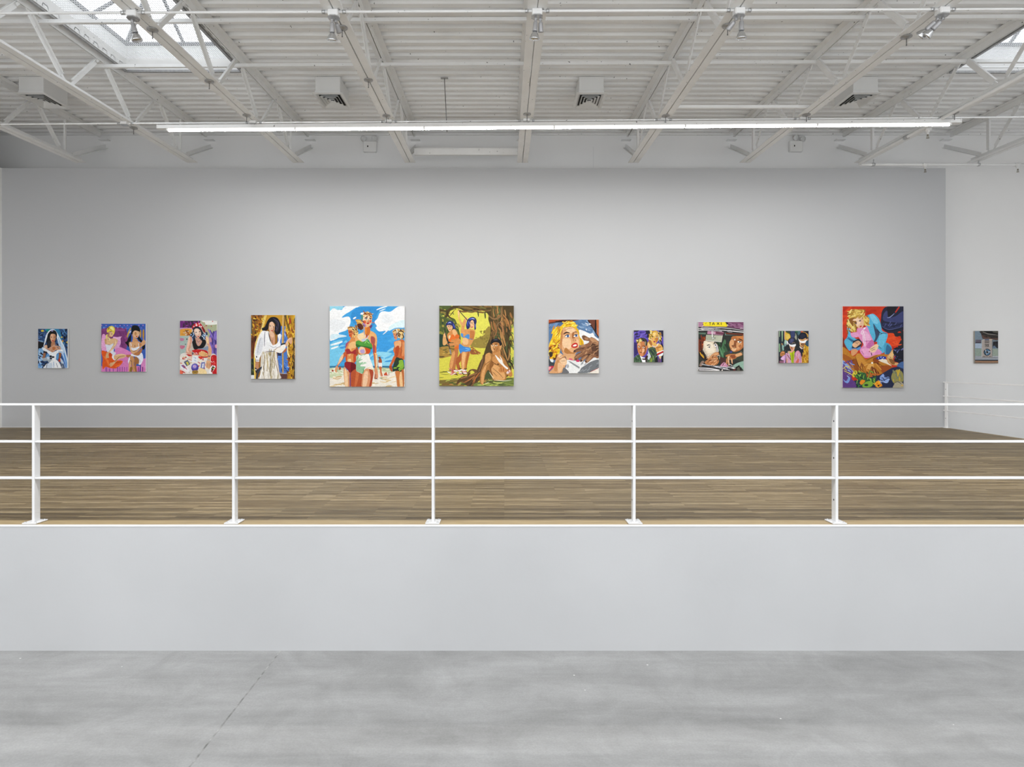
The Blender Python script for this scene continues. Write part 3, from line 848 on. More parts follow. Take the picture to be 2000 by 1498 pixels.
def painting(crop, corners, wall_y, text, label, side='canvas_white', base='#808080', depth=.05):
    cx, cy, sc_ = crop                      # crop origin and magnification of the measured view
    a, b, c, d, y0, y1 = corners
    yf = wall_y - depth
    px0 = cx + (a+c)/2/sc_; px1 = cx + (b+d)/2/sc_; py0 = cy + y0/sc_; py1 = cy + y1/sc_
    X0, X1 = X_at(px0, yf), X_at(px1, yf); Z1, Z0 = Z_at(py0, yf), Z_at(py1, yf)
    e = empty('painting', ((X0+X1)/2, wall_y, Z0), label, 'painting', 'canvases hung in a row')
    MB().bbox(X0, X1, yf, wall_y - .012, Z0, Z1, .003).build('stretched_canvas', M[side], e)
    MB().box(X0 + .03, X1 - .03, wall_y - .012, wall_y, Z0 + .03, Z1 - .03).build('stretcher_bars', M['wood_bar'], e)
    pic = Picture(corners)
    pic.poly(srgb(base), [(a, y0), (b, y0), (d, y1), (c, y1)])
    pic.run(text)
    in_ = .002
    W, H = X1 - X0 - 2*in_, Z1 - Z0 - 2*in_; st = min(5e-5, .004 / max(1, pic.layer))
    me = bpy.data.meshes.new('painted_picture')
    vs = [(X0 + in_ + u*W - (X0+X1)/2, yf - .0006 - l*st - wall_y, Z1 - in_ - v*H - Z0) for u, v, l in pic.v]
    fs = []
    for f in pic.f:
        (u0, v0, _), (u1, v1, _), (u2, v2, _) = (pic.v[i] for i in f)
        fs.append(f if ((u1-u0)*(v2-v0) - (u2-u0)*(v1-v0)) < 0 else tuple(reversed(f)))
    me.from_pydata(vs, [], fs)
    at = me.color_attributes.new('paint', 'FLOAT_COLOR', 'CORNER')
    buf = []
    for f, col in zip(fs, pic.col): buf += [col[0], col[1], col[2], 1.0] * 3
    at.data.foreach_set('color', buf)
    me.materials.append(M['oil']); me.update()
    o = bpy.data.objects.new('painted_picture', me); C.objects.link(o); o.parent = e
    return e

# bride in white with a blue background
painting((60, 630, 14.976), (207, 1070, 225, 1092, 180, 1335), GREY_Y, '''
d 1 60 210 190 470 760 120 34 10 50 #27406f,#16213c,#3c5f96,#0d1420,#5d7fae,#203050
d 2 60 780 190 1090 760 130 34 70 40 #1d2b45,#0d1220,#3f6fa5,#5a8cc0,#25406e,#101018
p #2f7fae 430,180 800,180 900,420 990,640 900,560 700,330 480,260
p #1d8a86 470,180 560,180 520,260 450,270
e #d8c23a 335,240 46 30
e #d8c23a 905,425 30 18
e #e0b53a 935,540 24 34
e #c8391f 940,520 14 16
e #e3c83c 1068,575 26 26
p #b5301f 215,560 235,560 240,680 212,690
P #14161c 215,560 380,560 360,740 215,770
l #7fa3c8 34 210,520 380,570
p #7fb0e0 300,760 370,720 360,1000 300,1335 225,1335 230,800
d 3 26 225 800 400 1335 130 34 60 40 #9cc4ee,#4b7fc0,#1c2f5a,#d3e4f5,#12182a
p #eaf2fb 560,215 640,190 720,230 800,350 880,500 960,640 1010,760 1060,960 1092,1100 1092,1335 1020,1335 960,1100 880,880 820,640 740,380 650,260 560,300 480,420 440,560 400,660 390,720 375,690 400,560 440,380 500,270
p #b9d6f2 800,420 880,560 960,700 1040,960 1080,1150 1060,1335 1000,1280 940,1050 880,820 830,640
l #5f95d6 46 930,760 1000,960 1050,1180 1070,1330
l #2c62b8 34 900,900 980,1120 1040,1330
l #cfe4f8 30 820,420 900,640 980,900
l #6fa2d8 12 790,400 850,560 880,660
p #17181c 570,240 640,215 720,240 762,320 765,400 735,480 720,560 640,600 620,660 590,740 545,775 500,740 480,640 470,520 480,420 500,330
p #2b2c33 500,560 560,520 610,600 590,700 530,720 490,640
e #8f8fc0 620,240 34 22
p #d09a78 585,340 650,325 715,350 735,420 722,500 690,560 650,590 610,570 580,510 560,440
p #b9805f 700,360 735,420 722,500 690,560 660,585 690,500 700,420
p #e2b695 590,350 640,340 650,420 620,520 585,480
l #1a1012 20 585,420 625,425
l #1a1012 18 670,420 705,425
p #c2202a 620,530 650,520 680,532 655,552
p #b87f5c 610,580 700,560 720,640 690,720 600,700
p #cf9c7c 400,690 460,650 490,690 500,760 600,700 700,640 790,660 870,710 885,800 860,840 760,800 690,840 620,870 560,820 480,780 420,780
p #c07040 640,720 720,720 720,780 650,800
p #e7c0a0 400,690 450,650 470,700 440,760 405,760
l #55627a 26 700,650 780,670 860,700
l #55627a 20 770,720 840,760
l #7a3a2c 12 620,800 640,860
p #f1f5fb 340,730 400,740 480,790 560,830 630,870 700,850 800,800 880,790 930,790 950,860 900,900 820,880 770,940 750,1050 740,1120 620,1120 540,960 480,860 400,830 350,790
p #a9c6e6 820,840 940,850 900,895 830,880
p #20242c 380,840 470,850 480,890 400,900
p #9c6a4c 370,900 430,890 440,960 410,1040 350,1030 365,960
p #9a5a2a 830,890 900,900 890,1010 850,1050 820,1000
p #b03c20 830,1060 890,1050 910,1120 850,1150 820,1110
p #5f98cf 500,900 560,960 560,1040 480,1100 440,1020
p #5f98cf 760,930 830,900 820,1050 760,1110
p #a8b4be 345,1060 420,1030 520,1020 600,1040 640,1160 560,1200 500,1120 420,1130 360,1110
p #c9dbee 480,1010 540,1000 560,1060 500,1080
e #181c26 590,990 36 34
e #181c26 660,1010 46 26
e #20263a 600,1050 40 26
p #f3f6fb 640,1090 720,1080 800,1120 860,1200 920,1335 400,1335 460,1220 540,1190
p #d0dcec 480,1220 620,1180 640,1335 460,1335
l #33405a 16 490,1200 470,1330
l #4a5a78 14 760,1180 800,1320
l #9db6d6 26 680,1140 690,1320
l #1a2030 30 500,1140 380,1310
p #c7d5e6 880,1040 940,1110 970,1200 900,1180
l #707a8a 40 900,1180 980,1320
l #273050 24 880,1200 930,1330
''', 'small painting of a dark-haired bride in a white gown and veil', base='#31507f')

# two women sitting on a pink bed
painting((190, 620, 13.03), (95, 1228, 108, 1240, 158, 1382), GREY_Y, '''
P #3a5fb8 90,150 1240,150 1240,1060 90,1060
d 4 30 95 160 1230 330 150 40 0 15 #3f68c2,#3457ac,#4a74cc
p #7b3b78 105,300 720,300 740,800 560,790 100,700
P #8a4585 110,285 740,285 740,345 110,345
l #a85fa0 12 480,320 710,320
l #b04a80 16 722,240 735,780
d 5 14 480 360 720 780 140 40 70 20 #73346f,#824080,#6b2f68
p #e6a3d4 120,450 210,460 230,700 240,840 110,830
p #dfa0d2 400,500 520,500 620,480 590,540 600,640 560,760 580,850 520,870 440,800 420,640
p #efb9e2 400,490 500,500 590,490 560,560 430,540
d 6 40 115 520 210 780 10 10 0 90 #f6d8f0
d 7 36 490 560 590 830 10 10 0 90 #f6d8f0
p #dd86c4 440,860 560,760 700,800 860,890 900,1000 900,1240 600,1260 440,1100
P #d77fbe 108,1240 1240,1240 1240,1390 108,1390
p #d77fbe 600,1000 820,960 830,1260 560,1260
P #d98ac6 1120,1060 1240,1040 1240,1280 1120,1260
p #e05a1c 110,850 240,870 330,890 400,940 440,1080 640,1100 640,1160 560,1250 470,1300 330,1290 220,1260 150,1320 130,1180 140,1060
p #cf4416 300,900 380,910 400,980 340,1000 300,960
l #f07c36 50 160,980 260,1100 300,1240
l #c44a18 30 420,1170 620,1130
l #ef7a34 30 470,1260 600,1200
P #a25aa8 210,1270 260,1270 260,1390 210,1390
P #a25aa8 300,1300 340,1300 340,1390 300,1390
P #a25aa8 400,1300 430,1300 430,1390 400,1390
P #9a50a0 510,1262 540,1262 540,1390 510,1390
P #9a50a0 570,1262 595,1262 595,1390 570,1390
P #9a50a0 630,1262 655,1262 655,1390 630,1390
P #9a50a0 690,1262 712,1262 712,1390 690,1390
P #9a50a0 750,1262 770,1262 770,1390 750,1390
P #8a4896 1040,1262 1070,1262 1070,1390 1040,1390
P #70307a 1150,1262 1175,1262 1175,1390 1150,1390
P #2a3a90 1095,1200 1120,1200 1115,1390 1085,1390
p #dfe3f2 210,690 320,700 420,650 440,720 420,860 480,900 440,960 380,940 340,900 250,870 230,780
l #8e9cc8 14 400,690 430,650
p #eef0f8 390,950 440,960 430,1050 470,1090 420,1080 380,1020
p #e0b88c 270,560 340,540 440,530 520,580 500,660 430,780 340,870 290,920 280,880 360,780 420,660 340,690 290,690 220,680 190,620 180,560 220,530 250,470 300,520
p #caa070 190,560 230,560 230,680 195,660
l #f2d9b4 22 460,580 470,660 400,790 310,880
l #1d1a16 8 450,720 390,810
p #d9ae80 240,900 290,900 290,960 300,1030 270,1030 230,1040 215,990
p #dcb184 440,970 560,930 700,940 740,970 700,1020 560,1060 480,1130 420,1200 340,1230 320,1190 440,1120 480,1080 430,1050
l #4a3418 12 700,980 560,1010 470,1110 440,1130
l #f0d4a8 24 460,970 600,940 700,950
p #d7a878 330,1160 400,1150 420,1200 350,1260 325,1220
p #e3bd92 290,380 400,370 400,460 370,490 320,500 290,490 275,430
p #c08e62 275,400 310,400 310,490 285,470
l #3a2414 14 345,420 385,415
l #3a2414 12 285,412 310,415
p #bb2030 305,486 340,482 335,496 312,498
p #e6d24a 240,300 300,230 380,215 440,270 445,360 410,440 390,380 340,350 270,380 245,380
p #f4ec9a 330,240 400,250 420,330 380,320 330,290
l #7a4a24 22 250,270 300,260 260,320
l #a5842c 10 340,290 360,350
p #e8dc70 220,450 260,430 240,540 220,520
p #efe6a0 290,510 330,540 320,590 300,580
p #caa84a 850,250 800,330 765,420 750,500 780,500 800,430 850,350
p #2f56b0 830,330 860,330 850,420 810,430
p #c8d4ee 830,350 860,340 850,380 815,400
p #bb8c3c 1160,320 1190,310 1200,420 1190,540 1165,560 1150,420
p #c79a50 1085,330 1115,330 1120,500 1085,480
p #101218 880,230 960,195 1050,230 1090,320 1080,400 1060,460 1120,560 1170,620 1220,720 1200,810 1150,800 1150,660 1100,620 1040,560 1000,500 880,420 860,560 840,660 800,750 760,700 710,640 760,600 790,520 860,400
p #e0b48c 905,380 960,330 1040,350 1075,370 1070,440 1040,500 1000,520 940,500 905,440
p #c99058 950,380 1000,390 990,460 950,440
l #1a120c 14 960,385 990,390
l #1a120c 12 1040,390 1060,390
p #b8323c 985,480 1020,465 1020,490 990,500
p #cf9a6c 880,420 910,520 900,620 1040,640 1020,560 980,530 940,500
p #d8a678 810,640 900,620 1050,610 1120,640 1180,560 1225,600 1220,680 1140,740 1040,860 940,930 870,900 830,800
p #b87a4c 940,920 1060,860 1140,780 1140,860 1080,950 960,970
p #c18558 1060,640 1120,660 1130,720 1070,720
l #f0cda4 18 820,680 850,800 920,890
l #5a3418 10 860,840 950,860 1120,750
p #e6ecf8 860,760 940,780 1050,740 1080,760 1000,830 900,840
l #f2f4fa 18 850,640 870,740
l #f2f4fa 16 1060,650 1060,740
l #5a3014 14 960,700 965,760
p #e8ecf8 870,930 960,960 1060,970 1120,900 1160,940 1175,1080 1110,1200 1060,1190 1070,1080 980,1000 880,1000 820,1120 790,1180 800,1060
l #a8b4d8 12 990,990 1080,1070 1100,1160
p #c89060 840,1000 920,990 950,1100 940,1200 1000,1390 930,1390 880,1240 850,1100
p #a06a3c 960,1010 1010,1010 1070,1080 1060,1180 1000,1200 1020,1390 980,1390 950,1180
p #d8a878 830,1100 870,1110 860,1240 830,1390 810,1390 810,1200
p #8a6a30 850,1270 900,1270 890,1390 830,1390
l #22283c 12 830,1100 870,1110 880,1260
p #b9774a 740,960 850,950 860,980 800,1020 760,1010
e #e28fd0 110,200 14 10
e #e28fd0 220,203 14 10
e #e28fd0 460,205 14 10
e #e28fd0 578,203 14 10
e #e28fd0 682,203 12 10
e #e28fd0 768,203 12 10
e #e28fd0 862,203 12 10
e #e28fd0 1060,200 14 10
e #e28fd0 1163,200 14 10
e #a8b0e8 165,265 14 10
e #a8b0e8 520,262 14 10
e #a8b0e8 632,262 12 10
e #a878d0 1128,262 12 10
''', 'small painting of a blonde and a dark-haired woman on a pink bed', base='#3a5fb8')

# fortune teller with cards on a red table
painting((340, 615, 11.52), (122, 960, 140, 968, 130, 1330), GREY_Y, '''
P #3b2b40 122,130 590,130 560,300 122,300
d 8 26 122 135 560 300 120 40 30 60 #7a2f80,#2b2430,#8d3c92,#3a3038,#5b2860
P #6d2a78 122,140 190,140 190,290 122,290
P #a9b090 580,130 968,130 968,470 760,500 660,260
p #e8e8e4 620,130 960,140 960,210 720,220 690,180
P #c69ac8 130,290 400,290 390,330 130,330
p #e0a040 130,330 370,310 380,420 300,460 210,470 130,470
d 9 12 210 330 370 460 90 34 20 50 #c98a3c,#edb85a,#a05a28,#d8c8b0
l #20181a 16 230,340 290,360 320,350
P #a8bcb8 130,470 340,470 300,700 270,830 140,900
p #c07f9c 130,520 210,530 220,570 170,590 130,570
p #c0708c 135,690 230,690 240,720 190,770 140,750
e #26282c 285,545 14 16
e #26282c 255,660 16 8
p #6f5aa8 830,420 950,350 968,380 968,940 860,860 840,700 800,600 790,500
d 10 20 800 400 965 900 160 34 75 20 #7b62c0,#5a4590,#8a74cc,#473a80
p #c08aa0 790,520 830,510 850,600 810,610
p #d79ab0 920,680 965,670 965,740 930,740
p #b8b090 660,270 740,270 760,420 700,400
e #c02a30 720,240 14 14
e #c02a30 835,255 10 12
e #c02a30 865,145 12 12
e #c02a30 675,170 9 9
e #c02a30 685,270 9 9
l #c02a30 8 770,350 780,370
p #b01c24 400,260 450,200 520,170 590,190 640,250 700,360 690,400 650,370 600,280 500,260 430,290 400,330
p #7a1a20 640,260 690,340 690,390 650,360
p #d02a30 440,230 520,190 580,210 600,260 520,250 450,270
e #f0dce8 440,262 14 14
e #f0dce8 498,230 22 20
e #f0dce8 560,200 16 16
e #f0dce8 570,255 18 14
e #f0dce8 608,262 16 16
e #e8c0d8 490,195 16 12
p #1b2030 420,300 500,260 590,290 640,370 680,430 740,420 740,480 690,560 640,640 570,720 460,760 410,640 350,470 390,400 420,360
d 11 34 380 400 470 600 60 22 70 50 #8fb0d8,#2b3c60,#c5d8ee,#14182a
d 12 30 630 400 740 560 60 22 70 50 #8fb0d8,#2b3c60,#c5d8ee,#14182a
p #e0bca8 450,330 510,300 570,330 605,400 600,460 560,510 520,510 480,470 450,400
p #f0d8c8 470,320 540,320 560,400 520,450 470,400
l #20222c 18 475,395 510,390
l #20222c 18 555,380 590,372
p #b82830 520,486 570,476 560,494 532,498
p #c99a86 480,510 560,520 600,560 630,600 590,680 540,700 500,640 480,560
l #6a4a70 10 500,560 550,610 600,560
l #a8b4d0 10 530,620 550,680
p #16161a 410,600 480,560 500,650 550,710 620,650 640,560 700,560 720,640 660,740 560,760 450,770
p #d9a088 330,500 390,490 410,590 380,660 370,740 350,790 420,850 480,860 570,850 560,910 440,910 300,880 270,820 290,680
p #efc6b0 320,520 350,500 350,660 310,780 340,840 290,830 280,760
p #e0a890 720,470 770,530 800,640 840,740 850,820 800,830 780,740 740,640 710,540
p #f0d0a0 720,490 760,520 780,640 740,620
p #8a98b0 540,760 640,750 760,700 760,800 640,780
p #c21c20 410,800 520,775 680,790 760,830 770,930 740,960 640,960 560,900 420,830
d 13 14 420 780 760 900 40 18 10 60 #e8d8dc,#d83038,#8a1418
p #e8b478 560,850 650,815 720,850 760,880 760,930 700,940 620,930 570,900
l #4a2c20 6 690,880 750,900
l #4a2c20 6 680,905 740,930
p #e8e2dc 140,920 260,860 330,890 560,920 640,970 800,960 880,870 968,960 968,1335 140,1335
p #c01c22 840,930 900,900 968,960 968,1335 880,1330 830,1180 830,1020
p #c01c22 260,880 420,910 340,930 290,900
d 14 14 840 960 960 1180 44 22 30 60 #f0dcdc,#e04a48,#8a1018
d 15 22 150 930 400 1100 60 26 40 60 #e09a88,#f3ece4,#c84a40,#d8c8a0,#e8d0c0
d 16 22 560 960 760 1320 70 26 60 40 #f0e8d8,#e8d8a8,#e09a88,#d2484a,#f5f0ea
p #d83828 560,930 640,960 620,1000 560,970
p #dfaa80 770,760 830,760 850,840 830,900 820,1000 830,1140 800,1220 760,1200 730,1180 730,1060 760,980 780,880
l #3a4258 20 770,930 820,930
l #9ab0c0 18 745,1010 810,1020
l #5a3a2a 7 760,1080 755,1180
l #5a3a2a 7 795,1080 795,1200
l #404860 26 400,850 440,870
l #404860 20 400,890 440,890
P #e9eef4 430,930 530,930 530,1070 400,1060
l #7a88a8 10 440,960 500,970 460,1000
l #7a88a8 10 450,1020 510,1040
P #5c6480 220,1060 310,1010 370,1110 290,1160
P #d8cc50 270,1070 310,1050 340,1110 310,1140
P #f0eef4 150,1130 210,1110 360,1230 330,1300 160,1190
P #6a6aa8 160,1140 210,1120 270,1170 240,1210
l #c02a30 18 190,1130 300,1230
P #6a6fb0 620,1070 700,1060 690,1230 600,1210
P #dfe6f2 640,1100 680,1090 670,1190 630,1190
P #f0eef0 860,1130 945,1170 850,1330 780,1280
P #2a2a30 875,1150 925,1180 880,1260 840,1220
e #b8b83c 890,1205 18 16
P #9a3c34 850,1230 890,1260 860,1300 835,1270
p #f2d8a0 570,1200 700,1230 740,1330 570,1330
e #4c3f9c 475,1185 84 92
e #6f66c4 465,1160 60 60
e #d8c8f0 470,1160 36 34
p #b89acc 460,1130 500,1140 480,1190 450,1180
p #a8843a 420,1260 530,1250 550,1300 520,1330 430,1330
l #2a2018 10 420,1270 480,1290 550,1270
p #e86a50 140,1240 210,1280 200,1330 140,1330
l #c02a30 24 180,1260 260,1310
l #30343c 8 340,1290 360,1310
''', 'painting of a fortune teller in a red headscarf laying out cards', base='#c8beb4')

# woman in a white blouse at a window with gold curtains
painting((480, 605, 10.33), (95, 985, 115, 1005, 105, 1395), GREY_Y, '''
P #8a5a20 95,105 420,105 300,420 200,800 180,1395 110,1395
d 17 120 95 110 380 560 60 26 50 60 #d8a82a,#7a3c18,#b5701e,#e8c84a,#4a2010,#c48a24,#6a5a28
P #5a5f50 95,180 120,180 120,480 100,480
d 18 30 100 560 220 960 200 30 88 8 #7a3418,#5a2a14,#a05a24,#402010
P #2a3020 110,990 190,990 190,1320 110,1320
d 19 10 115 1000 190 1310 80 26 50 30 #3c4a28,#1d2230,#6a6a30
P #dfe2e8 115,1320 185,1320 185,1395 115,1395
P #c09028 380,105 780,105 740,330 560,200 440,210 330,420
L #e8c860 30 400,110 330,380 220,640 180,900 195,1395
L #b5801c 16 430,110 350,390 245,640
L #f2dd98 12 372,110 300,420 205,640 170,900
P #4a78c8 640,330 800,330 830,500 850,640 840,820 890,1080 880,1250 780,1290 690,1260 640,900
d 20 40 650 350 880 1260 70 30 70 50 #5b8fe0,#3a62b0,#7fb0f0,#2a4a90,#4a80d8
d 21 10 740 900 880 1240 50 22 60 40 #1d2a50,#22345c
P #2a3050 640,860 720,860 720,930 650,930
P #b8904c 735,105 780,105 770,700 725,700
P #3a2a14 772,105 786,105 780,330 770,330
P #c09a50 735,860 765,860 775,1280 745,1280
L #e8d090 9 742,110 735,690
P #30343a 720,680 800,660 800,720 700,720
p #b88a1e 790,105 985,105 1005,1395 870,1395 890,1200 850,960 835,800 870,620 850,540 800,360
d 22 60 800 110 990 520 120 26 85 15 #c89a24,#8a5a1c,#a5321c,#6a5a20,#e0b838,#4a4a28
d 23 110 850 420 990 1390 60 24 65 50 #d8a428,#8a4a18,#e8c44a,#b0701c,#5a2c10,#c08a20
P #4a3418 950,560 1000,560 1005,1395 960,1395 945,900
d 24 30 950 560 1000 1390 120 20 88 10 #3a3a28,#7a4a1c,#2a1c10,#c89a30
l #f2e0a0 26 850,700 850,860 890,960
P #5a3a38 700,1300 850,1300 840,1395 690,1395
l #8fb0e0 14 690,1280 850,1290
p #f0f1f4 340,420 400,430 460,440 480,540 520,680 600,700 660,620 640,500 700,490 715,540 690,640 700,720 590,800 600,840 420,840 340,880 290,960 270,1030 210,1000 180,920 190,800 240,600 290,480
p #dcdfe6 260,620 330,560 350,720 300,880 230,920 210,820
l #6d7280 16 385,440 375,580 378,740
l #b8bcc8 20 300,560 260,720 240,880
l #8d929c 10 480,720 560,760 620,740
p #f3efe8 590,820 700,730 800,700 800,780 720,870 640,860
l #8a5a40 8 610,770 720,740
p #d8d2c8 430,850 600,840 640,980 690,1280 700,1395 280,1395 300,1300 320,880
d 25 44 320 880 660 1390 300 26 88 5 #f0ece4,#c8b890,#a89870,#e8e2d8,#b5a98c,#f6f3ee
l #7a6a4a 14 380,920 370,1280
l #6a5c44 16 500,900 500,1340
l #8a6030 12 560,900 640,1180 660,1280
l #5c5f70 14 440,840 600,840
p #cf9c7c 470,500 560,460 590,560 585,690 540,710 510,620
p #e2b898 480,420 550,450 570,540 520,560 480,500
l #7a4a34 10 530,600 545,690
p #17151c 380,340 430,220 500,150 600,150 660,200 700,300 705,420 670,490 610,500 580,440 560,380 590,300 520,240 460,280 440,400 340,420 320,370
p #2c2838 560,180 640,230 670,340 640,440 600,420 620,300
l #4a4260 12 540,170 640,240 660,330
l #4a4260 14 600,330 630,380 600,420
p #e4bea0 480,260 530,240 570,300 580,380 560,440 520,470 480,430 460,380 470,310
p #b98462 560,330 582,400 550,450 530,440
l #2a2230 16 475,320 500,330
l #2a2230 14 545,340 570,345
p #c03028 495,412 545,415 525,432
l #7a4a34 6 515,370 520,395
l #1d1a20 16 450,450 480,560 500,640
p #d8a884 800,700 830,620 880,570 935,570 930,680 900,690 860,640 830,740
l #f0d0b0 12 830,690 850,610 900,575
p #b06a44 740,860 820,770 820,830 770,870
P #e8e6ea 205,990 280,1000 275,1050 205,1045
l #3c3c48 8 205,1015 280,1025
p #c08a68 205,1060 270,1060 265,1150 280,1190 240,1220 200,1200 195,1120
p #2a2228 190,1170 240,1200 230,1280 205,1250
p #3a3f4a 250,1200 320,1150 330,1170 270,1290 245,1390 215,1390 235,1280
l #141418 8 240,1240 290,1180
e #f0f0f2 212,1210 10 16
l #2c1c18 22 220,930 222,970
''', 'tall painting of a woman in a white blouse between gold curtains', base='#9a6a24')

